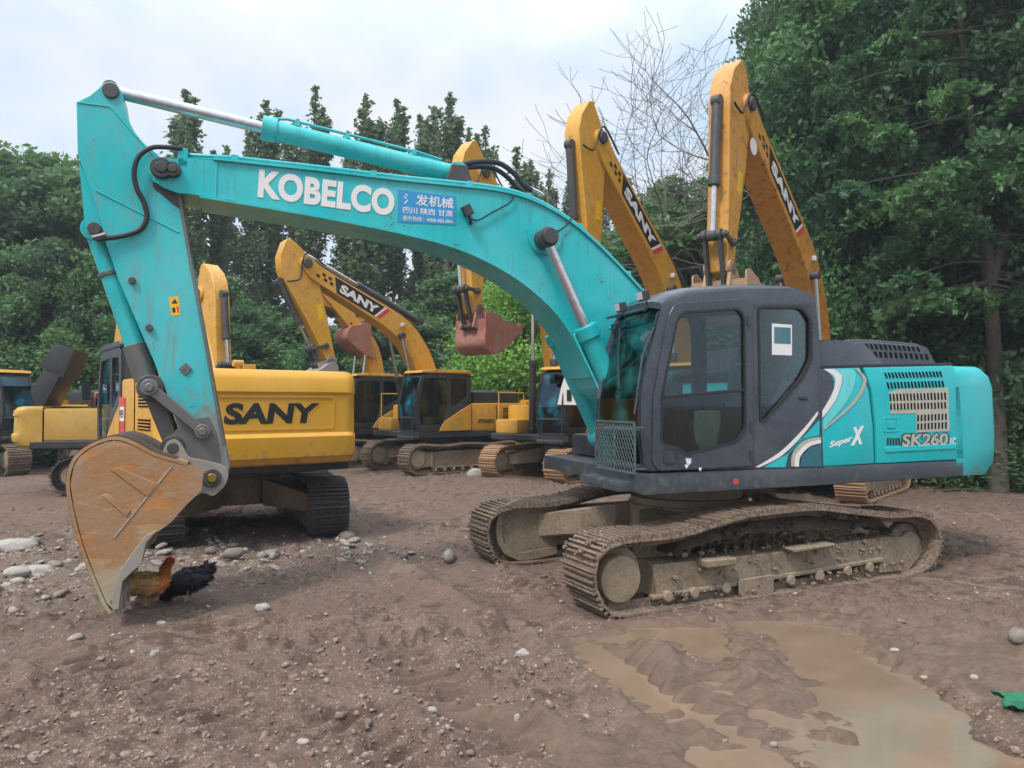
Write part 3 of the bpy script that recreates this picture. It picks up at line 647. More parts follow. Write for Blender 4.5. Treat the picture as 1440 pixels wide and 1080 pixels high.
# ---- side doors, engine hood, counterweight
XC = K.P(1343, 580, YS)[0]                                              # seam between doors and counterweight
core = MB(); core.b2(XC + .02, co[-1][0] - .0, -1.40, 1.40, zt0, K.P(1230, 530, 1.4)[1] - .02); core.b2(co[-1][0], .3, -1.45, -.50, zt0, 2.02)
core.b2(co[-1][0], .6, -.48, .44, zt0, 1.9)
cs_ = MB(); cs_.b2(.3, 1.0, -1.42, -.62, zt0, 1.62); cs_.build('tool_box', M['navy'], kob, bev=.04, seg=2)
core.build('body_shell', M['teal_body'], kob, bev=.05, seg=2)
def bowed(out_px, y, bulge, name, mat, parent, holes=(), inset=.05, top=None):
    """door skin: front part upright, top edge rolled inwards"""
    o = K.PL(out_px, y); m = MB(); m.prism(o, y - .05, y, [K.PL(h, y) for h in holes]); return m.build(name, mat, parent, bev=.018, seg=2)
p1 = [(1150, 519), (1210, 517), (1222, 548), (1228, 600), (1230, 652), (1157, 656), (1156, 600)]
pan1 = bowed(p1, YS - .0, 0, 'side_door', M['teal_body'], kob)
def slots(rows):
    H = []
    for (x0, y0, x1, y1, n, sh, hgt) in rows:
        for k in range(n):
            t = k / (n - 1); cx = x0 + (x1 - x0) * t; cy = y0 + (y1 - y0) * t; w = (x1 - x0) / (n - 1) * .50
            H.append([(cx - w / 2 - sh / 2, cy - hgt / 2), (cx + w / 2 - sh / 2, cy - hgt / 2), (cx + w / 2 + sh / 2, cy + hgt / 2), (cx - w / 2 + sh / 2, cy + hgt / 2)])
    return H
sl = slots([(1246, 528, 1323, 526, 17, 3, 8), (1249, 542, 1326, 540, 17, 2, 9), (1252, 559, 1329, 557, 17, 1, 10), (1253, 572, 1329, 570, 17, .5, 9), (1291, 588, 1330, 586, 9, 0, 9), (1291, 600, 1330, 598, 9, 0, 9)])
p2 = [(1215, 517), (1341, 514), (1350, 545), (1355, 600), (1356, 646), (1233, 652), (1232, 600), (1226, 548)]
pan2 = bowed(p2, YS - .0, 0, 'side_door', M['teal_body'], kob)
pg = MB()
for (rpx, hl) in (([(1263, 547), (1333, 545), (1334, 580), (1252, 582), (1250, 552)], sl[34:68]), ([(1288, 581), (1334, 580), (1335, 606), (1289, 608)], sl[68:])):
    pg.prism(K.PL(rpx, YS), YS + .001, YS + .004)
pgo = pg.build('grille', M['grille'], pan2, smooth=0)
sg_ = MB()
for h in sl: sg_.prism(K.PL(h, YS + .004), YS + .0045, YS + .006)
sg_.build('grille_slots', M['dark'], pan2, smooth=0)
lt = MB(); q = K.PL([(1241, 587), (1263, 586), (1263, 607), (1242, 608)], YS); lt.prism(roundpoly(q, .03), YS + .001, YS + .006, [roundpoly([lerp(a_, (sum(p[0] for p in q) / 4, sum(p[1] for p in q) / 4), .22) for a_ in q], .02)])
q = K.PL([(1247, 592), (1258, 592), (1258, 602), (1247, 602)], YS); lt.prism(q, YS + .001, YS + .012); lt.build('latch', M['teal_body'], pan2, bev=.003)
fl_ = MB(); q = K.PL([(1243, 629), (1343, 624), (1344, 631), (1244, 636)], YS); fl_.prism(roundpoly(q, .02), YS, YS + .012); fl_.build('door_ledge', M['teal_body'], pan2, bev=.004)
text('model_lettering', 'SK260', M['black_decal'], pan2, K.P(1266, 629, YS), K.P(1335, 627, YS), .175, YS + .001, .003, .075, .12)
text('model_lettering', 'SK260', M['grille'], pan2, K.P(1268, 628, YS), K.P(1333, 626, YS), .15, YS + .003, .003, .03, .12)
text('model_lettering', 'LC', M['white'], pan2, K.P(1336, 627, YS), K.P(1344, 626.5, YS), .10, YS + .003, .003, .03, .1)
bars = MB()
for k in range(5):
    x = 1247 + k * 3.9; bars.prism(K.PL([(x, 616), (x + 2.6, 616), (x + 2.6, 626), (x, 626)], YS), YS + .001, YS + .003)
bars.build('bar_marks', M['black_decal'], pan2, smooth=0)
text('series_lettering', 'Super', M['white'], pan1, K.P(1167, 632, YS), K.P(1200, 622, YS), .085, YS + .001, .003, .03, .35)
text('series_lettering', 'X', M['white'], pan1, K.P(1196, 627, YS), K.P(1217, 624, YS), .21, YS + .002, .003, .05, .35)
def decal(px, mat, parent, name='stripe_decal', y=YS, k=0, sp=True, lift=.001):
    o = K.PL(px, y); m = MB(); m.prism(o, y + lift, y + lift + .0015 + k); return m.build(name, mat, parent, smooth=0)
def arcband(a, b, n=14):
    A = spline(a, 6); B = spline(b, 6); return A + B[::-1]
decal(arcband([(1158, 519), (1172, 533), (1170, 560), (1157, 590)], [(1151, 519), (1151, 540), (1153, 565), (1156, 590)]), M['navy'], pan1, lift=.001)
decal(arcband([(1172, 518.5), (1184, 529), (1176, 560), (1156, 588)], [(1158, 519), (1174, 532), (1170, 553), (1156, 578)]), M['white'], pan1, lift=.003)
decal(arcband([(1184, 518.5), (1203, 524), (1192, 562), (1157, 604)], [(1172, 518.5), (1185, 532), (1177, 560), (1157, 590)]), M['teal_light'], pan1, lift=.004)
decal(arcband([(1205, 518), (1218, 536), (1201, 568), (1158, 605)], [(1201, 518), (1213, 536), (1197, 566), (1158, 602)]), M['grille'], pan1, lift=.006)
YD = YS
decal(arcband([(1150, 583), (1130, 610), (1100, 640), (1068, 657)], [(1150, 578), (1127, 606), (1096, 636), (1062, 657)]), M['white'], kc, lift=.002)
decal([(1152, 590), (1152, 612), (1125, 617), (1108, 640), (1104, 657), (1074, 657), (1104, 640), (1132, 612)], M['teal_body'], kc, lift=.002)
decal(arcband([(1154, 614), (1130, 620), (1114, 638), (1112, 656)], [(1154, 618), (1134, 624), (1119, 640), (1117, 656)]), M['grille'], kc, lift=.004)
decal(arcband([(1154, 618), (1134, 624), (1119, 640), (1117, 656)], [(1154, 623), (1138, 628), (1125, 642), (1123, 656)]), M['white'], kc, lift=.005)
decal([(1154, 624), (1139, 629), (1127, 642), (1125, 656), (1155, 656)], M['teal_dark'], kc, lift=.004)

# hood on top of the engine
def hood(px, name, y_out, y_in, mat, zbase):
    o = K.PL(px, y_out); m = MB(); zb = min(p[1] for p in o)
    m.rings([[(x, y_out + .05, zb + (z - zb) * .15) for x, z in o], [(x, y_out, z - .03) for x, z in o], [(x, y_out - .10, z) for x, z in o], [(x, y_in + .1, z) for x, z in o], [(x, y_in, zb + (z - zb) * .4) for x, z in o]])
    return m.build(name, mat, kob, bev=0, smooth=40)
hood([(1146, 520), (1146, 477), (1190, 477), (1216, 481), (1246, 520)], 'air_cleaner_cover', 1.34, -1.2, M['navy'], 2.2)
hz = MB(); ho = K.PL([(1212, 518), (1196, 481), (1230, 481), (1290, 486), (1306, 491), (1318, 514)], 1.30)
hs = slots([(1219, 487, 1291, 491, 12, 3, 7), (1224, 498, 1303, 502, 12, 2, 8)])
yo = 1.30; hz.prism(ho, yo - .03, yo); x0_, x1_ = min(p[0] for p in ho), max(p[0] for p in ho); ztop = max(p[1] for p in ho)
hz.strip([ho[1], ho[2], ho[3], ho[4], ho[5]], -.03, -1.2, yo - .03)
hd_ = hz.build('engine_hood', M['navy'], kob, bev=.01)
bb = MB()
for h in hs: bb.prism(K.PL(h, yo), yo + .001, yo + .003)
bb.build('grille_slots', M['dark'], hd_, smooth=0)
tr = MB(); q = K.PL([(1146, 513), (1340, 510), (1341, 516), (1148, 519)], YS - .02); tr.prism(q, -1.35, YS - .03); tr.build('hood_seal', M['rubber'], kob, bev=.008)
ex = MB(); ex.tube([(XC + .9, -.7, 2.3), (XC + .9, -.7, 2.75)], .07, 14); ex.build('exhaust_pipe', M['grease'], kob)

# counterweight, rounded towards the tail
def cw_ring(z, top, rear):
    xr, xs_ = rear, XC - .015; pts = []
    yy = YS
    pts += [(xs_, -yy, z), (xs_, yy, z)]
    for i in range(1, 15):
        a = R(90 - i * 180 / 15); pts.append((xs_ - (xs_ - xr) * (.42 + .58 * abs(math.cos(a))) if False else 0, 0, 0))
    pts = [(xs_, -yy, z), (xs_, yy, z)]
    L_ = xs_ - xr
    for t in np.linspace(0, 1, 17):
        y_ = yy * (1 - 2 * t); f = 1 - abs(2 * t - 1) ** 4.5
        e = .50 + .50 * f
        pts.append((xs_ - L_ * e, y_ * (1 - .0 * f), z))
    return pts
xr0 = K.P(1393, 600, YS * .8)[0]
ztop_cw = K.P(1360, 515, YS)[1]; zbot_cw = K.P(1357, 669, YS)[1]
LT = abs(XC - xr0)
rr = []
for z, k, yk in ((zbot_cw, .80, .985), (zbot_cw + .12, .96, 1), (zbot_cw + .35, 1.0, 1), (zbot_cw + .62, 1.0, 1), (ztop_cw - .26, .97, 1), (ztop_cw - .12, .90, .998), (ztop_cw - .03, .72, .985), (ztop_cw, .66, .96)):
    rr.append([(x, y * yk, z_) for x, y, z_ in cw_ring(z, 0, XC - .015 - LT * 1.245 * k)])
c = MB(); c.rings(rr); cwo = c.build('counterweight', M['teal_cw'], kob, smooth=50)
rl = MB(); q = K.P(1385, 560, YS * .72); rl.box((q[0] + .13, YS * .76, q[1]), (.08, .30, .13), Matrix.Rotation(-.6, 3, 'Z')); rl.build('tail_recess', M['dark'], cwo, bev=.02)
rl = MB(); rl.box((q[0] + .16, YS * .80, q[1]), (.08, .14, .09), Matrix.Rotation(-.6, 3, 'Z')); rl.build('tail_lamp', M['red'], cwo, bev=.02)

# ---- boom
YB = .30
bup = [(222, 223), (262, 221), (330, 228), (450, 241), (560, 254), (640, 262), (700, 269), (745, 281), (790, 304), (830, 335), (870, 374), (912, 420)]
blo = [(262, 271), (340, 284), (450, 303), (560, 325), (640, 346), (700, 373), (748, 405), (786, 442), (815, 487), (840, 545)]
nose = [(252, 271), (232, 264), (216, 254), (209, 240), (212, 229)]
up_ = [K.P(a, b, YB) for a, b in bup]; lo_ = [K.P(a, b, YB) for a, b in blo]; ns_ = [K.P(a, b, YB) for a, b in nose]
FOOT = (.30, 1.70)
usp = spline(up_[1:], 3); lsp = spline(lo_, 3)
outl = [up_[0]] + usp + [(.62, 2.35), (.40, 1.95), (FOOT[0] - .12, 1.78), (FOOT[0] - .08, 1.58), (FOOT[0] + .12, 1.53), (.62, 1.60)] + lsp[::-1] + ns_
bm_ = MB(); bm_.prism(outl, -YB + .03, YB - .02)
bo = bm_.build('boom', M['teal'], kob, bev=.006)
ed = MB()                                                            # flange plates along the edges
ed.strip(usp[2:-1], -.028, -YB - .0, YB + .012); ed.strip(lsp[1:-1], .028, -YB, YB + .012); ed.build('flange', M['teal'], bo, bev=.004)
for pq in (((305, 226), (303, 279)), ((908, 418), (858, 462)), ((860, 462), (905, 500))):
    a, b = K.P(*pq[0], YB), K.P(*pq[1], YB); wl_ = MB(); wl_.tube([(a[0], YB - .02, a[1]), (b[0], YB - .02, b[1])], .012, 6); wl_.build('weld_seam', M['teal'], bo)
for q, r_ in (((766, 333), .21),): p = K.P(*q, YB); wl_ = MB(); wl_.disc(p[0], p[1], YB - .02, YB + .012, r_, 30); wl_.build('boss_plate', M['teal'], bo)
text('maker_lettering', 'KOBELCO', M['white'], bo, K.P(362, 277, YB), K.P(554, 304, YB), .295, YB - .018, .004, .046, 0, space=1.05)
sg = MB(); sg.prism(K.PL([(560, 266), (642, 276), (642, 316), (560, 312)], YB), YB - .019, YB - .015); sgo = sg.build('painted_sign', M['sign_blue'], bo, smooth=0)
def ktext(body, a, b, h, bold=.01): return text('sign_lettering', body, M['white'], sgo, K.P(*a, YB), K.P(*b, YB), h, YB - .0145, .002, bold, 0)
ktext('发机械', (585, 288), (638, 293), .12, .012); ktext('氵', (567, 286), (574, 287), .115, .01)
ktext('四川 陕西 甘肃', (567, 299), (637, 305), .072); ktext('服务热线：4008-883-884', (567, 309), (637, 314.5), .05, .004)
pin = MB()
for q, r_ in (((227, 237), .10), ((243, 239), .075)):
    p = K.P(*q, YB); pin.disc(p[0], p[1], YB - .05, YB + .05, r_, 24); pin.disc(p[0], p[1], YB + .05, YB + .065, r_ * .55, 16)
a, b = K.P(227, 237, YB), K.P(243, 239, YB); pin.b2(min(a[0], b[0]), max(a[0], b[0]), YB, YB + .045, min(a[1], b[1]) - .06, max(a[1], b[1]) + .06); pin.build('boom_pin', M['grease'], bo, bev=.008)
# pipes along the top and their clamps
pi = MB()
for dy, dz, a_, b_ in ((.22, .07, (256, 214), 0), (.12, .07, (256, 213), 0), (-.05, .10, (300, 214), 1)):
    pth = [K.P(256, 214, YB)] + [(x, z + dz) for x, z in usp[3:]]
    pi.tube([(x, dy, z) for x, z in pth], .021, 8)
for k in range(3, len(usp) - 1, 5): x, z = usp[k]; pi.box((x, .1, z + .05), (.07, .36, .07))
x, z = K.P(256, 214, YB); pi.b2(x - .05, x + .04, .0, .28, z - .14, z + .05)
pi.build('hydraulic_pipes', M['teal'], bo, bev=.004)
# work lamp on the boom with its cable
x, z = K.P(655, 298, YB); l = MB(); l.box((x, YB + .06, z), (.10, .09, .12), Matrix.Rotation(.5, 3, 'Y')); l.tube([(x - .02, YB + .05, z - .04), (x - .05, YB + .03, z - .11), (x - .06, YB, z - .13)], .02, 8)
lo2 = l.build('work_lamp', M['black'], bo, bev=.02)
cbp = [K.P(a, b, YB) for a, b in [(660, 307), (672, 310), (690, 300), (705, 292), (718, 284), (722, 274)]]; cb2 = MB(); cb2.tube([(p[0], YB + .015, p[1]) for p in spline(cbp, 4)], .009, 6); cb2.build('cable', M['rubber'], bo)
cbp = [K.P(a, b, YB) for a, b in [(776, 328), (790, 322), (800, 312), (804, 302)]]; cb2 = MB(); cb2.tube([(p[0], YB + .015, p[1]) for p in spline(cbp, 4)], .009, 6); cb2.build('cable', M['rubber'], bo)
dk = MB()
for px_ in ([(255, 222), (300, 220)],): pass
# arm cylinder on top of the boom
cyl_y = 0.0
A_ = K.P(642, 246, cyl_y); B_ = K.P(157, 128, cyl_y); g1 = K.P(372, 183, cyl_y)
fr_ = (Vector(g1) - Vector(A_)).length / (Vector(B_) - Vector(A_)).length
ac = cylinder(kob, A_, B_, 0, .105, .062, fr_, M['teal'], ('arm_cylinder',), eye=1.15)
br = MB(); bx = MB(); bx.prism([(A_[0] - .22, A_[1] - .30), (A_[0] + .22, A_[1] - .26), (A_[0] + .09, A_[1] + .08), (A_[0] - .09, A_[1] + .08)], .10, .14); bx.prism([(A_[0] - .22, A_[1] - .30), (A_[0] + .22, A_[1] - .26), (A_[0] + .09, A_[1] + .08), (A_[0] - .09, A_[1] + .08)], -.14, -.10); bx.build('bracket', M['grease'], bo, bev=.008)
pt = MB(); u_ = (Vector(B_) - Vector(A_)).normalized(); n_ = Vector((-u_.y, u_.x)); n_ = n_ if n_.y > 0 else -n_
pp_ = [Vector(A_) + u_ * .2 + n_ * .12, Vector(A_) + u_ * .5 + n_ * .14, Vector(A_).lerp(Vector(B_), fr_ * .9) + n_ * .145, Vector(A_).lerp(Vector(B_), fr_ * .97) + n_ * .11]
pt.tube([(p.x, .03, p.y) for p in pp_], .017, 8); pt.tube([(p.x, -.04, p.y) for p in pp_[:2]] , .017, 8)
for k in (.25, .6, .85): q = Vector(A_).lerp(Vector(B_), fr_ * k) + n_ * .12; pt.box((q.x, .02, q.y), (.05, .09, .06))
pt.build('pipe', M['teal'], ac)
hs_ = MB(); hp = spline([K.P(a, b, .05) for a, b in [(640, 234), (668, 228), (700, 229), (722, 243), (735, 258), (748, 268)]], 4)
hs_.tube([(p[0], .05, p[1]) for p in hp], .032, 10); hs_.tube([(p[0] + .03, -.06, p[1] - .03) for p in hp], .030, 10); hs_.build('hose', M['rubber'], bo)
hs_ = MB(); hp = spline([K.P(a, b, .0) for a, b in [(735, 262), (752, 270), (762, 276)]], 3); hs_.tube([(p[0], .05, p[1]) for p in hp], .022, 8); hs_.build('hose_end', M['chrome'], bo)
# boom cylinders, one each side
P1 = K.P(768, 335, .45); Gp = K.P(824, 462, .45); dd = (Vector(Gp) - Vector(P1)).normalized(); Bs = Vector(Gp) + dd * 1.45
L1 = (Vector(Bs) - Vector(P1)).length; f1 = 1.45 / L1
for sy in (1, -1):
    cylinder(kob, tuple(Bs), P1, .45 * sy, .115, .06, f1, M['teal'], ('boom_cylinder',))
bp_ = MB(); bp_.cyl((P1[0], -.56, P1[1]), (P1[0], .56, P1[1]), .055, 16); bp_.cyl((P1[0], .50, P1[1]), (P1[0], .60, P1[1]), .10, 8); bp_.build('cylinder_pin', M['grease'], kob, bev=.01)
sp_ = MB(); n2 = Vector((-dd.y, dd.x)); n2 = n2 if n2.x > 0 else -n2
a_ = Vector(Gp) + n2 * .15; b_ = Vector(Bs) + n2 * .14; sp_.tube([(a_.x, .45, a_.y), (a_.x + .02, .45, a_.y - .02), (b_.x, .45, b_.y)], .016, 8); sp_.build('pipe', M['teal'], kob)

# ---- arm (dipper)
YA = .21
arm_px = [(107, 143), (112, 141), (126, 134), (138, 124), (146, 116), (156, 114), (165, 119), (171, 130), (174, 150), (180, 168), (190, 186), (203, 202), (222, 217), (240, 240), (252, 262), (257, 290), (266, 345), (278, 410), (291, 480), (305, 560), (317, 625), (323, 655), (320, 676), (309, 692), (297, 697), (285, 692), (276, 672), (258, 640), (247, 590), (231, 545), (215, 505), (190, 448), (166, 392), (150, 345), (135, 290), (119, 245), (109, 215)]
ao = K.PL(arm_px, YA); am = MB(); am.prism(ao, -YA, YA); arm = am.build('arm', M['teal_arm'], kob, bev=.008)
fl2 = MB(); ep = [(254, 270), (266, 345), (278, 410), (291, 480), (305, 560), (317, 625)]; e_ = K.PL(ep, YA); fl2.strip(e_, .03, -YA, YA + .012); fl2.build('edge_plate', M['steel'], arm, bev=.003)
ls = MB(); a, b = K.P(135, 268, YA), K.P(252, 327, YA); ls.tube([(a[0], YA, a[1]), (b[0], YA, b[1])], .010, 6)
ls.tube([(K.P(*q, YA)[0], YA, K.P(*q, YA)[1]) for q in ((109, 144), (155, 150), (190, 190), (235, 240))], .010, 6); ls.build('weld_seam', M['teal'], arm)
lug = MB(); lo3 = K.PL([(110, 225), (128, 262), (150, 340), (140, 337), (119, 326)], YA)
for s in (1, -1): lug.prism(lo3, s * .16 - .02, s * .16 + .02)
lug.build('cylinder_lug', M['teal'], arm, bev=.005)
tp = MB(); p = K.P(156, 128, YA); tp.disc(p[0], p[1], -YA - .03, YA + .03, .075, 20); tp.build('pin', M['grease'], arm, bev=.006); tp = MB(); p2_ = K.P(133, 322, .2); tp.disc(p2_[0], p2_[1], -.22, .24, .06, 16); tp.build('pin', M['grease'], arm, bev=.006)
for q in ((186, 395), (210, 461)): tp = MB(); p = K.P(*q, YA); tp.disc(p[0], p[1], YA, YA + .04, .035, 10); tp.build('plug', M['grease'], arm, bev=.006)
stp = MB(); stp.prism(K.PL([(237, 418), (251, 417), (254, 443), (241, 444)], YA), YA, YA + .003); so_ = stp.build('caution_sticker', M['caution'], arm, smooth=0)
stp = MB(); stp.prism(K.PL([(241, 427), (246, 420), (250, 427)], YA), YA + .003, YA + .004); stp.prism(K.PL([(242, 433), (246, 432), (247, 439), (243, 440)], YA), YA + .003, YA + .004); stp.build('print', M['black_decal'], so_, smooth=0)
stp = MB(); stp.prism(K.PL([(248, 431), (251, 431), (252, 440), (250, 440)], YA), YA + .003, YA + .004); stp.build('print', M['red'], so_, smooth=0)
pl_ = MB(); c4 = K.P(261, 519, YA); pl_.prism([(c4[0] - .06, c4[1]), (c4[0], c4[1] - .065), (c4[0] + .06, c4[1]), (c4[0], c4[1] + .065)], YA, YA + .02); pl_.disc(c4[0] + .015, c4[1], YA, YA + .03, .012, 8); pl_.build('diamond_plate', M['steel'], arm, bev=.004)
# hose looping over the arm head
hz_ = spline([K.P(a, b, YA + .06) for a, b in [(256, 209), (236, 208), (214, 209), (196, 221), (189, 242), (192, 264), (202, 284), (206, 305), (196, 322), (172, 331), (148, 335), (136, 337)]], 5)
ho_ = MB(); ho_.tube([(p[0], YA + .06 + .03 * math.sin(i * .12), p[1]) for i, p in enumerate(hz_)], .024, 10); ho_.build('hose', M['rubber'], kob)
ho_ = MB(); hz2 = spline([K.P(a, b, YA + .02) for a, b in [(150, 331), (140, 334), (131, 336)]], 3); ho_.tube([(p[0], YA + .06, p[1]) for p in hz2], .028, 8); ho_.build('hose_fitting', M['steel'], kob)
# bucket cylinder
Ab = K.P(134, 324, .0); Bb = K.P(211, 546, .0); gb = K.P(203, 515, 0); fb = (Vector(gb) - Vector(Ab)).length / (Vector(Bb) - Vector(Ab)).length
bc = cylinder(kob, Ab, Bb, 0, .095, .055, fb, M['teal'], ('bucket_cylinder',))
cl = MB(); q = Vector(Ab).lerp(Vector(Bb), .26); cl.cyl((q.x - .01, 0, q.y - .03), (q.x + .01, 0, q.y + .03), .11, 16)
dB = (Vector(Bb) - Vector(Ab)).normalized(); cl = MB(); cl.cyl((q.x, 0, q.y), (q.x + dB.x * .04, 0, q.y + dB.y * .04), .112, 18); cl.build('cylinder_band', M['steel'], bc, bev=.004); cl = MB()
q = Vector(Ab).lerp(Vector(Bb), fb - .14); cl.cyl((q.x, 0, q.y), (q.x + dB.x * .36, 0, q.y + dB.y * .36), .118, 18); cl.build('cylinder_band', M['steel'], bc, bev=.004)
# links
def link(a, b, w, y, th, mat, name, r0=None, parent=kob):
    A, B = Vector(a), Vector(b); d = (B - A).normalized(); n = Vector((-d.y, d.x)); m = MB()
    for s in (1, -1):
        m.prism([tuple(A + n * w), tuple(B + n * w * .8), tuple(B - n * w * .8), tuple(A - n * w)], s * y - th, s * y + th)
        m.disc(A.x, A.y, s * y - th * 1.4, s * y + th * 1.4, w * 1.5, 20); m.disc(B.x, B.y, s * y - th * 1.4, s * y + th * 1.4, w * 1.35, 20)
    m.cyl((A.x, -y - .05, A.y), (A.x, y + .07, A.y), w * .75, 14); m.cyl((B.x, -y - .05, B.y), (B.x, y + .07, B.y), w * .75, 14)
    return m.build(name, mat, parent, bev=.008)
Lp = K.P(211, 545, .24); Lq = K.P(285, 607, .27); Lb = K.P(243, 629, .22)
link(Lp, Lq, .055, .27, .03, M['steel'], 'tipping_link'); link(Lp, Lb, .085, .17, .04, M['grease'], 'bucket_link')
gs = MB(); gs.prism(roundpoly(K.PL([(214, 254), (224, 262), (240, 270), (258, 278), (262, 300), (256, 296), (244, 288), (230, 276), (216, 266)], YA), .03, 3), YA, YA + .002); gs.build('grease_stain', M['grease'], arm, smooth=0)
hb = MB(); hp_ = K.PL([(262, 590), (295, 585), (306, 610), (312, 650), (285, 658), (262, 640), (240, 612)], .215); hb.prism(hp_, -.215, .215); hb.build('arm_end_plate', M['steel'], arm, bev=.01)

# ---- bucket
YK = .60
side_px = [(104, 655), (112, 642), (128, 630), (150, 621), (168, 620), (190, 628), (216, 642), (245, 651), (275, 655), (287, 662), (283, 690), (262, 710), (240, 735), (216, 752), (208, 764), (200, 790), (186, 800), (172, 815), (168, 853), (160, 858), (150, 848), (132, 806), (116, 762), (104, 715), (99, 680)]
bs = K.PL(side_px, YK)
bk_ = MB()
for s in (1, -1): bk_.prism(bs, s * YK - (.03 if s > 0 else 0), s * YK + (.03 if s < 0 else 0))
shell = spline([K.P(a, b, YK) for a, b in [(262, 655), (245, 650), (216, 641), (190, 627), (168, 619), (150, 620), (128, 629), (112, 641), (103, 655), (98, 680), (103, 715), (115, 762), (131, 806), (149, 848), (158, 860)]], 3)
bk_.strip(shell, .03, -YK - .004, YK + .004)
bucket = bk_.build('bucket', M['bucket'], kob, bev=.006, smooth=30)
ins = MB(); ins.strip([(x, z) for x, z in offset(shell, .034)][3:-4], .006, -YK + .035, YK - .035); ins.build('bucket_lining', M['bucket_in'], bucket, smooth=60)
wr = MB()
def rib(a, b, w=.012, parent=None): p, q = K.P(*a, YK), K.P(*b, YK); wr.tube([(p[0], YK, p[1]), (q[0], YK, q[1])], w, 6)
rib((241, 657), (161, 756), .008)
wr.build('wear_strip', M['bucket_grey'], bucket)
cu = MB(); cu.prism(K.PL([(222, 745), (206, 763), (200, 792), (187, 803), (173, 817), (168, 855), (160, 858), (158, 835), (170, 800), (190, 772), (206, 752)], YK), YK + .0, YK + .03); cu.build('side_cutter', M['bucket_grey'], bucket, bev=.006); cu = MB(); cu.prism(K.PL([(222, 745), (206, 763), (200, 792), (187, 803), (173, 817), (168, 855), (160, 858), (158, 835), (170, 800), (190, 772), (206, 752)], YK), -YK - .03, -YK)
cu.build('side_cutter', M['bucket_grey'], bucket, bev=.006)
for pq in ([(156, 661), (164, 657), (221, 680), (208, 699)], [(143, 697), (150, 694), (184, 717), (178, 727)]):
    wq = MB(); wq.prism(K.PL(pq, YK), YK, YK + .010); wq.build('wear_plate', M['bucket'], bucket, bev=.004)
tipc = Vector(K.P(160, 850, YK)); tdir = (Vector(K.P(162, 858, YK)) - Vector(K.P(140, 815, YK))).normalized()
lp_ = MB(); lp_.b2(tipc.x - .05, tipc.x + .04, -YK, YK, tipc.y + .0, tipc.y + .05); lp_.build('lip', M['bucket_grey'], bucket, bev=.01)
for k in range(5):
    y = -YK + .07 + k * (2 * YK - .14) / 4; t = MB(); a = tipc + Vector((0, .06)); b = tipc + tdir * .10
    t.rings([[(a.x - .06, y - .055, a.y), (a.x + .05, y - .055, a.y), (a.x + .05, y + .055, a.y), (a.x - .06, y + .055, a.y)], [(b.x - .012, y - .03, b.y - .03), (b.x + .012, y - .03, b.y - .03), (b.x + .012, y + .03, b.y - .03), (b.x - .012, y + .03, b.y - .03)]])
    t.build('tooth', M['bucket_grey'], bucket, bev=.006)
er = MB()
ear = K.PL([(228, 650), (230, 632), (236, 620), (246, 617), (254, 622), (266, 643), (300, 650), (318, 656), (322, 668), (316, 684), (300, 698), (285, 692), (268, 702), (250, 690)], .27)
for s in (1, -1): er.prism(roundpoly(ear, .03, 3), s * .27 - .03, s * .27 + .03)
er.build('ear', M['bucket_grey'], bucket, bev=.008)
pb = MB(); p = K.P(298, 672, .3); pb.disc(p[0], p[1], -.33, .33, .09, 24); p = K.P(243, 630, .3); pb.disc(p[0], p[1], -.31, .31, .055, 16); po = pb.build('bucket_pin', M['grease'], bucket, bev=.008)
pb = MB(); p = K.P(298, 672, .33); pb.disc(p[0], p[1], .33, .355, .045, 16); pb.build('pin_cap', M['brass'], po, bev=.006)
# ------------------------------------------------------------------ the yard: one sheet of rutted mud out to the horizon
def hash2(ix, iy, seed):
    h = (ix.astype(np.int64) * 374761393 + iy.astype(np.int64) * 668265263 + seed * 974634777) & 0xffffffff
    h = ((h ^ (h >> 13)) * 1274126177) & 0xffffffff
    return ((h ^ (h >> 16)) & 0xffff) / 65535.0
def vnoise(x, y, s):
    ix, iy = np.floor(x), np.floor(y); fx, fy = x - ix, y - iy; ux, uy = fx * fx * (3 - 2 * fx), fy * fy * (3 - 2 * fy)
    a, b, c, d = hash2(ix, iy, s), hash2(ix + 1, iy, s), hash2(ix, iy + 1, s), hash2(ix + 1, iy + 1, s)
    return (a * (1 - ux) + b * ux) * (1 - uy) + (c * (1 - ux) + d * ux) * uy
def fbm(x, y, s, o=5, g=.5):
    t = np.zeros_like(x); a = 1.0; n = 0.0
    for i in range(o): t += a * (vnoise(x, y, s + i) * 2 - 1); n += a; a *= g; x = x * 2.03 + 11.3; y = y * 2.03 + 5.7
    return t / n
def seg_d(x, y, a, b):
    ax, ay = a; bx, by = b; dx, dy = bx - ax, by - ay; t = np.clip(((x - ax) * dx + (y - ay) * dy) / (dx * dx + dy * dy + 1e-9), 0, 1)
    return np.hypot(x - ax - dx * t, y - ay - dy * t), t
def G(px, py): p = on_ground(px, py); return (p.x, p.y)
PUD = [((1085, 872), (1150, 885), .30, .36), ((1120, 880), (1210, 945), .20, .34), ((1170, 930), (1280, 985), .30, .36), ((1200, 965), (1290, 1040), .30, .34), ((1250, 1020), (1400, 1078), .30, .30), ((1180, 1050), (1260, 1100), .22, .25),
       ((890, 885), (990, 880), .20, .22), ((1005, 1050), (1060, 1078), .14, .16), ((1100, 1000), (1180, 1010), .12, .2), ((980, 905), (1010, 915), .12, .12)]
WETS = [((900, 875), (1420, 905), .7), ((1200, 880), (1440, 960), .7), ((1000, 900), (1300, 1080), .9), ((640, 985), (900, 1075), .22), ((860, 880), (1000, 1080), .4), ((740, 890), (860, 900), .22)]
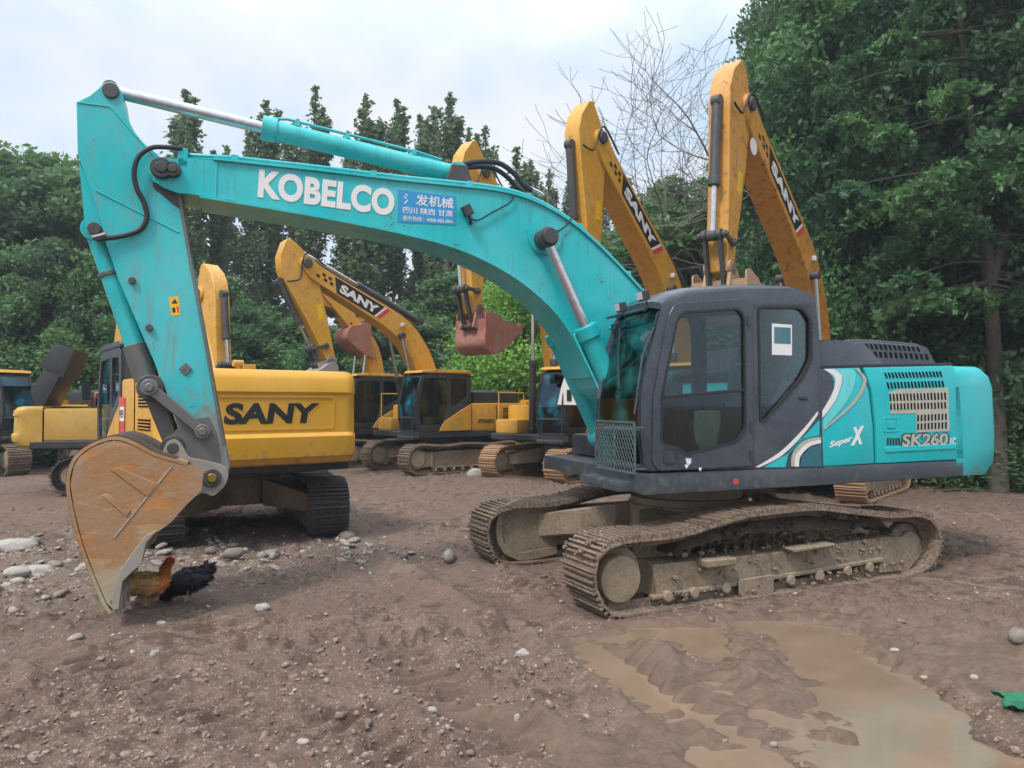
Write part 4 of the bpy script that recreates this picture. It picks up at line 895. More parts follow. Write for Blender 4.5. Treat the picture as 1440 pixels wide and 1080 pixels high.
RUTS = [((430, 1000), (640, 1080), .28, .04), ((60, 900), (420, 1040), .26, .03), ((700, 800), (980, 1000), .28, .05), ((560, 760), (1130, 1078), .30, .06), ((520, 860), (740, 1078), .24, .05), ((980, 930), (1110, 1075), .2, .06), ((1150, 880), (1320, 985), .16, .06), ((0, 720), (330, 905), .3, .03), ((330, 905), (760, 880), .25, .035), ((860, 890), (1180, 1078), .14, -.05), ((1180, 890), (1400, 1010), .12, -.055), ((600, 700), (900, 880), .3, .04)]
def ground_fields(x, y):
    near = np.clip(1 - (np.hypot(x, y - 8) - 14) / 25, 0.15, 1)
    h = fbm(x * .35, y * .35, 3, 3) * .055 + fbm(x * 1.7, y * 1.7, 9, 4) * .035
    rg = 1 - np.abs(fbm(x * 3.6, y * 3.6, 17, 4)) * 2
    patch = np.clip(fbm(x * .55 + 7, y * .55, 31, 3) * 1.6 + .55, .12, 1)
    h += (rg ** 3 - .3) * .050 * patch + fbm(x * 9, y * 9, 41, 4, .65) * .062 * patch + fbm(x * 22, y * 22, 55, 4, .75) * .026 * (.45 + patch * .55) + (1 - np.abs(fbm(x * 11, y * 11, 61, 3)) * 2.4) ** 2 * .012 * patch
    # heavy clods thrown up in places
    cl = np.clip(fbm(x * 6.2, y * 6.2, 71, 3) - .16, 0, 1); h += cl * .16 * np.clip(fbm(x * .8, y * .8, 77, 2) * 1.5 + .3, 0, 1)
    for a, b, w, dep in RUTS:
        A, B = G(*a), G(*b); wob = fbm(x * .9, y * .9, 91, 2) * .15
        d, t = seg_d(x + wob, y, A, B); e = np.exp(-(d / w) ** 2); fade = np.clip(t * 6, 0, 1) * np.clip((1 - t) * 6 + .3, 0, 1)
        s = (x - A[0]) * (B[0] - A[0]) + (y - A[1]) * (B[1] - A[1]); s = s / math.hypot(B[0] - A[0], B[1] - A[1])
        treads = np.sin(s * 2 * math.pi / .19 + fbm(x * 2, y * 2, 5, 2) * 1.5) * .040 * np.exp(-(d / (w * .9)) ** 6)
        rm = np.exp(-(d / (w * 1.1)) ** 4) * fade; h = h * (1 - .65 * rm * (dep > 0))
        h += (-dep * 1.9 * e + dep * 1.3 * np.exp(-((d - w * 1.5) / (w * .45)) ** 2)) * fade * .9 + treads * fade * near
    wet = np.zeros_like(x); pud = np.full_like(x, 9.0)
    for a, b, w0, w1 in PUD:
        A, B = G(*a), G(*b); d, t = seg_d(x, y, A, B); pud = np.minimum(pud, d - (w0 + (w1 - w0) * t))
    pe = pud + fbm(x * 2.3, y * 2.3, 101, 4) * .24 + fbm(x * 9, y * 9, 111, 4) * .09
    basin = np.clip(1 - (pe + .12) / .34, 0, 1); basin = basin * basin * (3 - 2 * basin)
    wide = np.clip(1 - (pe - .02) / .75, 0, 1); h = h * (1 - wide * .74) - wide * .022 + fbm(x * 15, y * 15, 88, 4, .7) * .02 * wide; h = h - basin * .085
    for a, b, w in WETS:
        d, t = seg_d(x, y, G(*a), G(*b)); wet = np.maximum(wet, np.exp(-(d / w) ** 2))
    wet = np.clip(np.maximum(wet * .9, basin) + fbm(x * 1.3, y * 1.3, 121, 4) * .7 + .08, 0, 1)
    # lay the ground flat under the tracks of the teal excavator
    c = np.array([U.o.x, U.o.y]); a = np.array([U.a.x, U.a.y]); l = np.array([U.l.x, U.l.y])
    lx = (x - c[0]) * a[0] + (y - c[1]) * a[1]; ly = (x - c[0]) * l[0] + (y - c[1]) * l[1]
    m = np.clip(1.4 - np.abs(lx) / 2.3, 0, 1) * np.clip(1.5 - np.abs(np.abs(ly) - 1.295) / .5, 0, 1); m = np.clip(m * 2, 0, 1)
    h = h * (1 - m * .8) + m * (-.035)
    rimm = np.exp(-((np.abs(ly) - 1.78) / .13) ** 2) * np.clip(1.3 - np.abs(lx) / 2.3, 0, 1); h += rimm * .05 * (.6 + fbm(x * 5, y * 5, 131, 3))
    stony = np.clip(np.exp(-((x + 5.6) / 2.4) ** 2 - ((y - 9.5) / 2.6) ** 2) + .7 * np.exp(-((x + 2.6) / 1.8) ** 2 - ((y - 10.4) / 1.2) ** 2), 0, 1)
    far = np.clip((np.hypot(x, y - 8) - 22) / 25, 0, 1)
    return h * near * (1 - far * .7), wet, stony
def axis(lo, hi, f0, f1, d0, grow, dmax=40):
    a = [f0]
    while a[-1] < f1: a.append(a[-1] + d0(a[-1]))
    d = d0(a[-1])
    while a[-1] < hi: d = min(d * grow, dmax); a.append(a[-1] + d)
    b = [f0]; d = d0(f0)
    while b[-1] > lo: d = min(d * grow, dmax); b.append(b[-1] - d)
    return np.array(b[:0:-1] + a)
gx_ = axis(-500, 500, -7.0, 7.0, lambda v: .021, 1.05); gy_ = axis(-300, 700, 3.4, 13.0, lambda v: .015 if v < 6 else (.024 if v < 9 else .04), 1.035)
XX, YY = np.meshgrid(gx_, gy_); HH, WET, STN = ground_fields(XX, YY)
nx_, ny_ = len(gx_), len(gy_); idx = np.arange(nx_ * ny_).reshape(ny_, nx_)
Fg = np.stack([idx[:-1, :-1], idx[:-1, 1:], idx[1:, 1:], idx[1:, :-1]], -1).reshape(-1, 4)
gm, N, L, b = newmat('yard_mud'); tc = N.new('ShaderNodeTexCoord')
aw = N.new('ShaderNodeAttribute'); aw.attribute_name = 'wet'; as_ = N.new('ShaderNodeAttribute'); as_.attribute_name = 'stony'
n1 = nnoise(N, L, .55, 6, .6, coord=tc); n2 = nnoise(N, L, 4.5, 8, .7, coord=tc); n3 = nnoise(N, L, 41, 8, .8, coord=tc); n4 = nnoise(N, L, 130, 3, .7, coord=tc)
vo = N.new('ShaderNodeTexVoronoi'); vo.inputs['Scale'].default_value = 24; L.new(tc.outputs['Object'], vo.inputs['Vector'])
c = nmix(N, L, nramp(N, L, n1.outputs[0], .42, .58).outputs[0], (.285, .172, .120), (.385, .270, .200))
c = nmix(N, L, nramp(N, L, n2.outputs[0], .40, .66).outputs[0], c, (.185, .122, .090))
c = nmix(N, L, nmath(N, L, 'MULTIPLY', nramp(N, L, n3.outputs[0], .48, .74).outputs[0], .65), c, (.42, .335, .27))
c = nmix(N, L, nmath(N, L, 'MULTIPLY', nramp(N, L, n3.outputs[0], .44, .32).outputs[0], .7), c, (.075, .048, .035))
sp_n = nmath(N, L, 'MULTIPLY', nramp(N, L, vo.outputs['Distance'], .17, .10).outputs[0], nmath(N, L, 'ADD', .10, as_.outputs['Fac']))
c = nmix(N, L, nmath(N, L, 'MULTIPLY', sp_n, nramp(N, L, n2.outputs[0], .5, .6).outputs[0]), c, (.40, .36, .31))
dkf = nmath(N, L, 'MULTIPLY', nramp(N, L, nmath(N, L, 'ADD', nmath(N, L, 'MULTIPLY', n2.outputs[0], .6), nmath(N, L, 'ADD', nmath(N, L, 'MULTIPLY', n1.outputs[0], .25), nmath(N, L, 'MULTIPLY', n3.outputs[0], .15))), .505, .56).outputs[0], .85)
c = nmix(N, L, dkf, c, (.085, .047, .031))
wetc = nmix(N, L, nramp(N, L, n2.outputs[0], .35, .7).outputs[0], (.215, .143, .100), (.125, .081, .056))
wf = nramp(N, L, aw.outputs['Fac'], .25, .75)
c = nmix(N, L, nmath(N, L, 'MULTIPLY', wf.outputs[0], .75), c, wetc); L.new(c, b.inputs['Base Color'])
ro = N.new('ShaderNodeMapRange'); ro.inputs[1].default_value = .3; ro.inputs[2].default_value = .9; ro.inputs[3].default_value = .85; ro.inputs[4].default_value = .30; L.new(aw.outputs['Fac'], ro.inputs[0]); L.new(ro.outputs[0], b.inputs['Roughness'])
b.inputs['Specular IOR Level'].default_value = .4
bp = N.new('ShaderNodeBump'); bp.inputs['Strength'].default_value = .85; bp.inputs['Distance'].default_value = .04
L.new(nmath(N, L, 'ADD', nmath(N, L, 'MULTIPLY', n2.outputs[0], .8), nmath(N, L, 'ADD', nmath(N, L, 'MULTIPLY', n3.outputs[0], .5), nmath(N, L, 'MULTIPLY', n4.outputs[0], .18))), bp.inputs['Height']); L.new(bp.outputs[0], b.inputs['Normal'])
ground = npmesh('ground', np.stack([XX, YY, HH], -1).reshape(-1, 3), Fg, gm, smooth=True, attr=dict(wet=WET.ravel(), stony=STN.ravel()))
tag(ground, kind='structure')
def gh(x, y): h, w, s = ground_fields(np.atleast_1d(np.array(x, float)), np.atleast_1d(np.array(y, float))); return h
# muddy water standing in the ruts
WZ = -.062
wm, N, L, b = newmat('puddle_water'); tc = N.new('ShaderNodeTexCoord'); n1 = nnoise(N, L, 1.3, 5, .6, coord=tc); n2 = nnoise(N, L, 9, 4, .6, coord=tc)
L.new(nmix(N, L, nramp(N, L, n1.outputs[0], .35, .65).outputs[0], (.235, .158, .104), (.185, .128, .086)), b.inputs['Base Color']); b.inputs['Roughness'].default_value = .07; b.inputs['Specular IOR Level'].default_value = .5
bp = N.new('ShaderNodeBump'); bp.inputs['Strength'].default_value = .12; bp.inputs['Distance'].default_value = .01; L.new(n2.outputs[0], bp.inputs['Height']); L.new(bp.outputs[0], b.inputs['Normal'])
mb = MB(); mb.prism([(-.1, 3.5), (4.6, 3.5), (4.9, 5.2), (3.6, 7.3), (.7, 7.3)], WZ - .002, WZ, plane='xy')
pw = mb.build('puddle_water', wm, smooth=0); tag(pw, kind='structure')

# pebbles and clods nobody could count
def ico(sub=1):
    bm = bmesh.new(); bmesh.ops.create_icosphere(bm, subdivisions=sub, radius=1); v = np.array([tuple(q.co) for q in bm.verts]); f = np.array([[w.index for w in q.verts] for q in bm.faces]); bm.free(); return v, f
def scatter(name, n, xs, ys, sizes, mat, sub=1, flat=.65, amp=.25, sink=.3, seed=1):
    rg = np.random.default_rng(seed); v, f = ico(sub); k = len(v)
    r = sizes; jit = 1 + amp * (rg.random((n, k)) * 2 - 1); sc = np.stack([r * rg.uniform(.7, 1.4, n), r * rg.uniform(.7, 1.3, n), r * flat * rg.uniform(.6, 1.3, n)], -1)
    P = v[None] * jit[..., None] * sc[:, None]; a = rg.random(n) * 6.28; ca, sa = np.cos(a)[:, None], np.sin(a)[:, None]
    px = P[..., 0] * ca - P[..., 1] * sa; py = P[..., 0] * sa + P[..., 1] * ca
    tl = rg.uniform(-.4, .4, n)[:, None]; pz = P[..., 2] + px * tl
    z = gh(xs, ys) + sc[:, 2] * (1 - sink * 2)
    V = np.stack([px + xs[:, None], py + ys[:, None], pz + z[:, None]], -1).reshape(-1, 3); F = (f[None] + (np.arange(n) * k)[:, None, None]).reshape(-1, 3)
    o = npmesh(name, V, F, mat, smooth=False, attr=dict(tone=np.repeat(rg.random(n), k))); tag(o, kind='stuff'); return o
def tonemat(name, c0, c1, rough=.9):
    m, N, L, b = newmat(name); a = N.new('ShaderNodeAttribute'); a.attribute_name = 'tone'; tc = N.new('ShaderNodeTexCoord'); n = nnoise(N, L, 40, 4, .7, coord=tc)
    c = nmix(N, L, a.outputs['Fac'], c0, c1); c = nmix(N, L, nramp(N, L, n.outputs[0], .4, .7).outputs[0], c, tuple(x * .6 for x in c0)); L.new(c, b.inputs['Base Color']); b.inputs['Roughness'].default_value = rough; return m
def spread(n, rg, ymin=3.6, ymax=16, wide=.75):
    y = ymin * (ymax / ymin) ** rg.random(n); x = (rg.random(n) * 2 - 1) * (y * wide + .6); return x, y
rg = np.random.default_rng(5)
x, y = spread(30000, rg); dens = np.clip(fbm(x * .8, y * .8, 77, 2) * 1.5 + .42, .05, 1); h, w, s = ground_fields(x, y)
keep = (rg.random(len(x)) < dens) & (h > WZ + .01) & (w < .8); x, y = x[keep], y[keep]; n = len(x)
scatter('mud_clods', n, x, y, rg.lognormal(math.log(.0085), .62, n).clip(.003, .04), tonemat('clod_mud', (.17, .115, .085), (.35, .265, .21)), sub=1, amp=.5, flat=.7, sink=.55, seed=2)
x, y = spread(16000, rg, 3.6, 16); h, w, s = ground_fields(x, y); keep = (rg.random(len(x)) < (.030 + s * .6)) & (h > WZ + .005) & (w < .75); x, y = x[keep], y[keep]; n = len(x)
scatter('gravel', n, x, y, rg.lognormal(math.log(.011), .55, n).clip(.004, .034), tonemat('gravel_stone', (.26, .20, .155), (.50, .44, .37)), sub=1, amp=.18, sink=.2, seed=3)
n = 260; x = rg.normal(-6.0, 1.5, n); y = rg.normal(9.6, 1.5, n); x2 = rg.normal(-2.6, .9, 110); y2 = rg.normal(10.3, .6, 110); x, y = np.append(x, x2), np.append(y, y2); n = len(x)
scatter('rubble', n, x, y, rg.lognormal(math.log(.034), .55, n).clip(.015, .12), tonemat('rubble_stone', (.20, .155, .125), (.42, .375, .33)), sub=2, amp=.12, sink=.22, seed=4)
stone_m = mudmat('pale_rock', (.34, .31, .27), (.26, .225, .19), (.42, .39, .35), .5, 2, .9, .02)
def rock(px, py, wpx, label, sq=(1, .8, .6), seed=1, dark=None):
    p = on_ground(px, py); r = wpx / 2 / FPX * p.y; mb = MB(); rock_mesh(mb, (0, 0, 0), r, sq, seed, 3, .22)
    o = mb.build('rock', dark or stone_m, smooth=50); o.location = (p.x, p.y + r * .4, float(gh(p.x, p.y)[0]) + r * sq[2] * .45); tag(o, label, 'rock', 'loose rocks on the mud')
rock(18, 778, 46, 'large pale boulder at the left edge, above the other white rocks', (1.2, .8, .55), 1)
rock(20, 815, 34, 'white rock left of the pair below the big boulder', (1.1, .8, .5), 2)
rock(48, 812, 40, 'flat white rock right of the pair near the left edge', (1.2, .8, .45), 3)
rock(8, 830, 15, 'small round pebble at the left edge below the white rocks', (1, .9, .8), 4)
rock(23, 827, 16, 'small egg-shaped stone beside the round pebble at left', (1.2, .8, .7), 5)
rock(1437, 905, 30, 'grey-brown rock cut by the right edge of the picture', (1, .8, .8), 6, mudmat('brown_rock', (.20, .165, .135), (.15, .12, .095), (.27, .23, .19), .5, 2))
rock(735, 925, 20, 'jagged whitish stone in the mud in front of the tracks', (1, .7, .7), 7)
rock(727, 1013, 11, 'upright small white stone in the foreground mud', (.8, .6, 1.2), 8)
rock(607, 1003, 14, 'rounded pale stone in the left foreground ridge', (1.1, .8, .7), 9)
rock(425, 1052, 15, 'smooth pale stone near the bottom edge', (1.2, .8, .7), 10)
rock(668, 671, 22, 'pale stone by the front of a yellow excavator track', (1.1, .9, .8), 11)
rock(706, 668, 24, 'flat leaning stone under the far yellow excavator track', (1.3, .7, .5), 12)
rock(1300, 948, 9, 'small white stone on the wet mud by the puddle', (1, .8, .8), 13)
rock(1371, 957, 11, 'white pebble on the wet mud towards the right edge', (1.1, .8, .7), 14)
rock(1259, 913, 11, 'small white stone beside the ridge that parts the puddle', (1.2, .8, .6), 15)
rock(226, 872, 13, 'mud-covered stone in the heap in front of the hens', (1.2, .8, .7), 16)
rock(368, 862, 20, 'pale stone on the clod heap right of the black hen', (1.1, .8, .7), 17)
rock(214, 922, 11, 'pointed pale stone in the left foreground', (.8, .8, 1.1), 18)
# ------------------------------------------------------------------ the yellow excavators
_kp = Vector(K.P(298, 672, YK))
BK_OUT = [tuple(Vector(p) - _kp) for p in bs]; BK_SHELL = [tuple(Vector(p) - _kp) for p in shell]
_lp = Vector(K.P(243, 630, .3)) - Vector(K.P(298, 672, .3))
def rot2(p, a, s=1.0, o=(0, 0)): c, n = math.cos(a), math.sin(a); return (o[0] + s * (p[0] * c - p[1] * n), o[1] + s * (p[0] * n + p[1] * c))
def small_bucket(parent, pin_, ang, mat, w=.5, s=.85, teeth=True):
    f = lambda p: rot2(p, ang, s, pin_)
    mb = MB()
    for q in (1, -1): mb.prism([f(p) for p in BK_OUT], q * w - .02, q * w + .02)
    mb.strip([f(p) for p in BK_SHELL], .03, -w - .02, w + .02)
    for q in (1, -1): mb.prism(circle(pin_[0], pin_[1], .14, 14), q * .22 - .03, q * .22 + .03); mb.prism([f((.02, .12)), f((-.12, -.1)), f((.3, -.25)), f((_lp.x + .1, _lp.y - .05)), f((_lp.x, _lp.y + .08))], q * .22 - .03, q * .22 + .03)
    b = mb.build('bucket', mat, parent, smooth=40)
    tip = f(BK_OUT[18]); back = f(BK_OUT[16]); d = (Vector(tip) - Vector(back)).normalized(); n = Vector((-d.y, d.x)) * .03
    if teeth:
        for k in range(5):
            y = -w + .06 + k * (2 * w - .12) / 4; a = Vector(tip) - d * .05; e = Vector(tip) + d * .17; t = MB()
            t.rings([[(a.x + n.x, y - .05, a.y + n.y), (a.x - n.x, y - .05, a.y - n.y), (a.x - n.x, y + .05, a.y - n.y), (a.x + n.x, y + .05, a.y + n.y)], [(e.x + n.x * .2, y - .02, e.y + n.y * .2), (e.x - n.x * .2, y - .02, e.y - n.y * .2), (e.x - n.x * .2, y + .02, e.y - n.y * .2), (e.x + n.x * .2, y + .02, e.y + n.y * .2)]])
            t.build('tooth', mat, b)
    return b, f((_lp.x, _lp.y))
def sany(label, fr, low, tip=None, end=None, bang=-.4, detail=2, cw=(1.12, 2.15), bodyz=2.05, hoodz=2.45, L=4.2, gauge=2.3, shoe=.6, body=True, trackm='track', paintm='yellow', cwm='yellow', decal_=True, bucket_m='bucket_red', rear_text=False, model='SY265H', roof='yellow', arm_paint=None, seed=1, group='yellow excavators parked in the yard', W=1.36, boomw=.27, cylpin=True, guard=False, hood_open=False, bucket_s=.85, pitch=.2, zoff=0.0, cloth=False, tail=-2.85, logo=True, uoff=(0, 0)):
    r = empty('crawler_excavator', fr.o, fr.yaw, label, 'excavator', group); r.location.z = zoff; rz = low - fr.yaw; P = M[paintm]; AP = M[arm_paint or paintm]
    undercarriage(r, rz, 1.05, M['frame'], M[trackm], M['idler'], None, L, gauge, shoe, .92, detail, 0.0, seed, pitch)
    if uoff != (0, 0):
        for ch in r.children: ch.location.x += uoff[0]; ch.location.y += uoff[1]
    mb = MB(); mb.b2(tail + .35, 1.70, -W, W, 1.05, 1.22); mb.b2(1.2, 1.85, .4, W - .05, 1.0, 1.1); mb.b2(-.4, .75, -.42, .42, 1.2, 1.75); mb.build('platform', M['black'], r, bev=.02)
    cx = [(1.70, 1.22), (1.80, 1.6), (1.80, 1.95), (1.68, 2.55), (1.56, 2.84), (1.3, 2.95), (.0, 2.95), (-.12, 2.87), (-.14, 2.2), (-.14, 1.22)]
    h1 = roundpoly([(1.50, 2.76), (.72, 2.79), (.70, 1.95), (.85, 1.42), (1.60, 1.42), (1.68, 1.95)], .07); h2 = roundpoly([(.58, 2.79), (.02, 2.77), (-.02, 2.25), (.40, 1.97), (.58, 1.95)], .07)
    c = cab(r, cx, [h1, h2], W - .98, W, M['black'], M['glass'], M['glass_blue'] if cloth != 'b' else M['glass_blue'], [0, 1, 2, 3, 4])
    for y, hh in ((W - .03, h1), (W - .03, h2), (W - .95, h1), (W - .95, h2)): glass_plate(c, hh, y, M['glass_blue'] if seed == 2 else M['glass'])
    m = MB(); m.prism([(1.60, 2.93), (1.55, 3.0), (1.2, 3.03), (0, 3.03), (-.16, 2.98), (-.16, 2.93)], W - 1.0, W + .02); m.build('cab_roof', M[roof], c, bev=.02, seg=2)
    m = MB(); m.b2(.1, .6, W - .75, W - .25, 1.45, 1.6); m.prism([(.05, 1.55), (.2, 1.55), (.1, 2.3), (-.02, 2.3)], W - .72, W - .28); m.build('seat', M['interior'], c, bev=.03)
    m = MB(); m.prism([(1.0, 1.24), (.80, 1.52), (.2, 1.86), (-.13, 2.02), (-.13, 1.24)], W + .001, W + .02); m.build('cab_side_panel', P, c, bev=.008)
    m = MB(); m.prism([(.70, 1.32), (.62, 1.50), (.2, 1.72), (.15, 1.5), (.25, 1.32)], W + .02, W + .026); m.build('panel_recess', M['gold'], c, smooth=0)
    m = MB(); m.tube([(1.86, W - .05, 1.3), (1.90, W - .03, 2.0), (1.78, W - .05, 2.5)], .018, 6); m.tube([(1.80, W + .12, 2.3), (1.72, W + .04, 2.35)], .012, 6); m.box((1.84, W + .17, 2.25), (.05, .14, .28)); m.build('mirror', M['rubber'], c)
    if guard:
        m = MB()
        m.tube([(1.95, W - .9, 1.2), (1.95, W - .9, 1.9), (1.95, W - .1, 1.9), (1.95, W - .1, 1.2)], .02, 6); m.build('front_rail', M['rubber'], r)
    if body:
        m = MB(); m.b2(tail + .62, -.16, .46, W - .01, 1.22, bodyz); mbod = m.build('side_door', P, r, bev=.05, seg=2)
        lv = MB()
        for k in range(3):
            z0 = 1.35 + k * (bodyz - 1.45) / 3; lv.b2(tail + .8, tail + 1.5, W - .02, W + .002, z0, z0 + .17)
        lv.build('louvre', M['dark'], mbod)
        lv = MB()
        for k in range(3):
            z0 = 1.35 + k * (bodyz - 1.45) / 3
            for j in range(4): lv.b2(tail + .78, tail + 1.52, W - .005, W + .012, z0 + .02 + j * .045, z0 + .035 + j * .045)
        lv.build('louvre_slats', P, mbod)
        sm_ = MB(); sm_.b2(tail + 1.74, tail + 1.755, W - .02, W + .0015, 1.24, bodyz - .06); sm_.build('door_gap', M['dark'], mbod)
        if logo:
            text('model_lettering', model, M['black_decal'], mbod, (tail + 2.45, 1.45), (tail + 1.85, 1.45), .12, W - .008, .004, .04, .2)
        m = MB(); m.b2(tail + .62, 1.0, -W + .01, -.48, 1.22, bodyz - .05); m.b2(1.0, 1.55, -W + .05, -.5, 1.22, 1.6); m.build('tank_box', P, r, bev=.05, seg=2)
        m = MB(); m.b2(tail + .62, -.45, -.46, .44, 1.22, bodyz - .02); m.build('engine_bay', M['black'], r, bev=.02)
        m = MB(); m.rings([[(tail + .7 + i, -W + .2 + j, z) for (x_, i, j) in ((0, 0, 0), (0, 0, 2 * W - .45), (0, 1.75, 2 * W - .45), (0, 1.75, 0))] for z in (bodyz - .03, hoodz - .06)] + [[(tail + .8, -W + .3, hoodz), (tail + .8, W - .35, hoodz), (tail + 2.3, W - .35, hoodz), (tail + 2.3, -W + .3, hoodz)]])
        if hood_open:
            m = MB(); a0 = (tail + .55, bodyz); an = R(66)
            for q in [[(0, 0), (.75, 0), (.75, .34), (.2, .38), (0, .2)], [(.72, -.08), (1.42, -.02), (1.38, .38), (.80, .46)]]:
                m.prism([rot2(p, an, 1.0, a0) for p in q], -W + .35, W - .45)
            for k in range(7): p0 = rot2((.3 + k * .16, .30), an, 1, a0); m.box((p0[0] , -.1, p0[1]), (.05, 1.4, .05))
            m.tube([(tail + 1.9, 0, bodyz), (tail + 1.35, 0, bodyz + .9)], .02, 6)
        m.build('engine_hood', M['black'], r, bev=.03, seg=2)
        m = MB(); m.tube([(tail + 1.9, -.6, bodyz), (tail + 1.9, -.6, hoodz + .45)], .06, 12); m.tube([(tail + 1.9, -.6, hoodz + .45), (tail + 1.75, -.6, hoodz + .55)], .055, 12); m.build('exhaust_pipe', M['grease'], r) if rear_text != 'big' else None
        # counterweight with rounded corners and creases across its back
        rr = []; z0, z1 = cw; Hh = z1 - z0; fr0 = tail + .60
        def ring(z, ins, ry=.0):
            pts = [(fr0, -W + ry, z), (fr0, W - ry, z)]; rc = .24; xe = tail + ins
            for a in range(0, 91, 15): pts.append((xe + rc - rc * math.sin(R(a)), (W - ry) - rc + rc * math.cos(R(a)), z))
            for a in range(90, -1, -15): pts.append((xe + rc - rc * math.sin(R(a)), -(W - ry) + rc - rc * math.cos(R(a)), z))
            return pts
        for z, ins, ry in ((z0, .16, .04), (z0 + .03, .08, .01), (z0 + .10, .03, 0), (z0 + .12, .0, 0), (z0 + Hh * .22, -.02, 0), (z0 + Hh * .30, -.025, 0), (z0 + Hh * .34, .02, 0), (z0 + Hh * .74, .03, 0), (z0 + Hh * .77, .0, 0), (z0 + Hh * .9, .02, 0), (z1 - .07, .05, 0), (z1 - .02, .09, .02), (z1, .17, .06)): rr.append(ring(z, ins, ry))
        m = MB(); m.rings(rr); cwo = m.build('counterweight', M[cwm], r, smooth=32)
        if rear_text:
            xp = tail + .018
            if rear_text == 'big':
                m = MB(); zA, zB = z0 + Hh * .36, z0 + Hh * .72; pr = roundpoly([(-.95, zA + .02), (1.15, zA + .02), (1.15, zB), (-.95, zB)], .05); inn = roundpoly([(-.935, zA + .035), (1.135, zA + .035), (1.135, zB - .015), (-.935, zB - .015)], .05)
                m.prism(pr, xp - .004, xp + .02, [inn], plane='yz'); m.build('raised_border', M[cwm], cwo, smooth=0)
                zt = z0 + Hh * .44
                ya_, yb_ = fr.PX(315, 597, tail)[0], fr.PX(450, 594, tail)[0]
                text('maker_lettering', 'SANY', M['caution'], cwo, (ya_ - .02, zt - .035), (yb_ - .01, zt - .035), .32, xp + .008, -.004, .05, .12, plane='x')
                text('maker_lettering', 'SANY', M['black_decal'], cwo, (ya_, zt), (yb_, zt), .29, xp + .003, -.004, .045, .12, plane='x')
                e = MB(); e.tube([(tail + .3, .35, z1), (tail + .3, .35, z1 + .07)], .035, 10); e.tube([(tail + .3, .28, z1 + .08), (tail + .3, .42, z1 + .08)], .05, 10); e.b2(tail + .24, tail + .36, .12, .3, z1, z1 + .07); e.build('lifting_eye', M['gold'], cwo, bev=.006)
                pass
                e = MB(); q = fr.P(171, 583, W); e.prism([(q[0] - .22, q[1] - .32), (q[0] + .22, q[1] - .3), (q[0] + .22, q[1] + .28), (q[0] - .22, q[1] + .26)], W, W + .003); so = e.build('rating_plate', M['red'], mbod, smooth=0)
                e = MB(); e.prism([(q[0] - .2, q[1] - .1), (q[0] + .2, q[1] - .1), (q[0] + .2, q[1] + .12), (q[0] - .2, q[1] + .12)], W + .003, W + .005); e.build('white_label', M['white'], so, smooth=0)
                text('label_lettering', 'WEF1', M['black_decal'], so, (q[0] + .17, q[1] - .05), (q[0] - .17, q[1] - .05), .12, W + .005, .002, .03)
            else:
                m = MB()
                for k in range(1): pass
        m = MB(); zr = hoodz
        m.tube([(1.45, -W + .08, 1.6), (1.45, -W + .08, 2.35), (.4, -W + .08, 2.35), (.4, -W + .08, bodyz - .05)], .02, 6); m.build('handrail', P, r)
    if tip is None: return r
    F0 = Vector((.25, 1.72)); T = Vector(tip); d = (T - F0); Lb = d.length; d.normalize(); n = Vector((-d.y, d.x))
    if n.y < 0: n = -n
    up = [(0, .03), (.12, .115), (.24, .175), (.34, .20), (.42, .206), (.52, .19), (.75, .108), (.93, .045), (.985, .036)]; lo = [(.985, -.033), (.93, -.033), (.75, .022), (.55, .080), (.45, .097), (.34, .088), (.15, .02), (0, -.035)]
    pt = lambda s, t: tuple(F0 + d * (s * Lb) + n * (t * Lb))
    nose_ = [tuple(T + d * (.2 * math.cos(a)) + n * (.2 * math.sin(a))) for a in np.linspace(1.2, -1.2, 7)]
    tail_ = [tuple(F0 - d * (.2 * math.cos(a)) + n * (.2 * math.sin(a))) for a in np.linspace(-1.2, 1.2, 7)]
    out = [pt(*q) for q in spline(up, 3)] + nose_ + [pt(*q) for q in spline(lo, 3)] + tail_
    m = MB(); m.prism(out, -boomw, boomw); bo = m.build('boom', AP, r, bev=.012)
    m = MB(); m.cyl((T.x, -boomw - .07, T.y), (T.x, boomw + .07, T.y), .13, 18); m.build('boom_pin', M['grease'], bo, bev=.01)
    # lettering along the straight half
    A, B = Vector(pt(.86, .028)), Vector(pt(.585, .122)); dd = (B - A).normalized(); nn = Vector((-dd.y, dd.x)); nn = nn if nn.y > 0 else -nn; ln = (B - A).length; yy = boomw + .001; hh = .20
    if decal_:
        q = lambda u, v: tuple(A + dd * u + nn * v)
        m = MB(); m.prism([q(0, -hh + .02), q(.35, hh), q(ln, hh), q(ln - .18, -hh)] if False else [q(.0, hh), q(ln, hh), q(ln - .2, -hh), q(.25, -hh)], yy, yy + .003); de = m.build('maker_decal', M['black_decal'], bo, smooth=0)
        for (u0, v0) in ((-.16, hh - .09), (-.36, hh - .09), (-.26, hh - .2), (-.06, hh - .2), (-.5, hh - .2)):
            m = MB(); m.prism([q(u0, v0), q(u0 + .11, v0), q(u0 + .13, v0 - .08), q(u0 + .02, v0 - .08)][::-1], yy, yy + .003); m.build('check_mark', M['black_decal'], de, smooth=0)
        m = MB(); m.prism([q(ln, hh), q(ln + .07, hh), q(ln - .13, -hh), q(ln - .2, -hh)], yy, yy + .003); m.build('white_stripe', M['white'], de, smooth=0)
        m = MB(); m.prism([q(ln + .07, hh), q(ln + .2, hh), q(ln, -hh), q(ln - .13, -hh)], yy, yy + .003); m.build('red_stripe', M['red'], de, smooth=0)
        text('maker_lettering', 'SANY', M['white'], de, q(.28, -.13), q(ln - .16, -.13), .25, yy + .003, .003, .05, -.05)
    # arm
    if end is None: return r
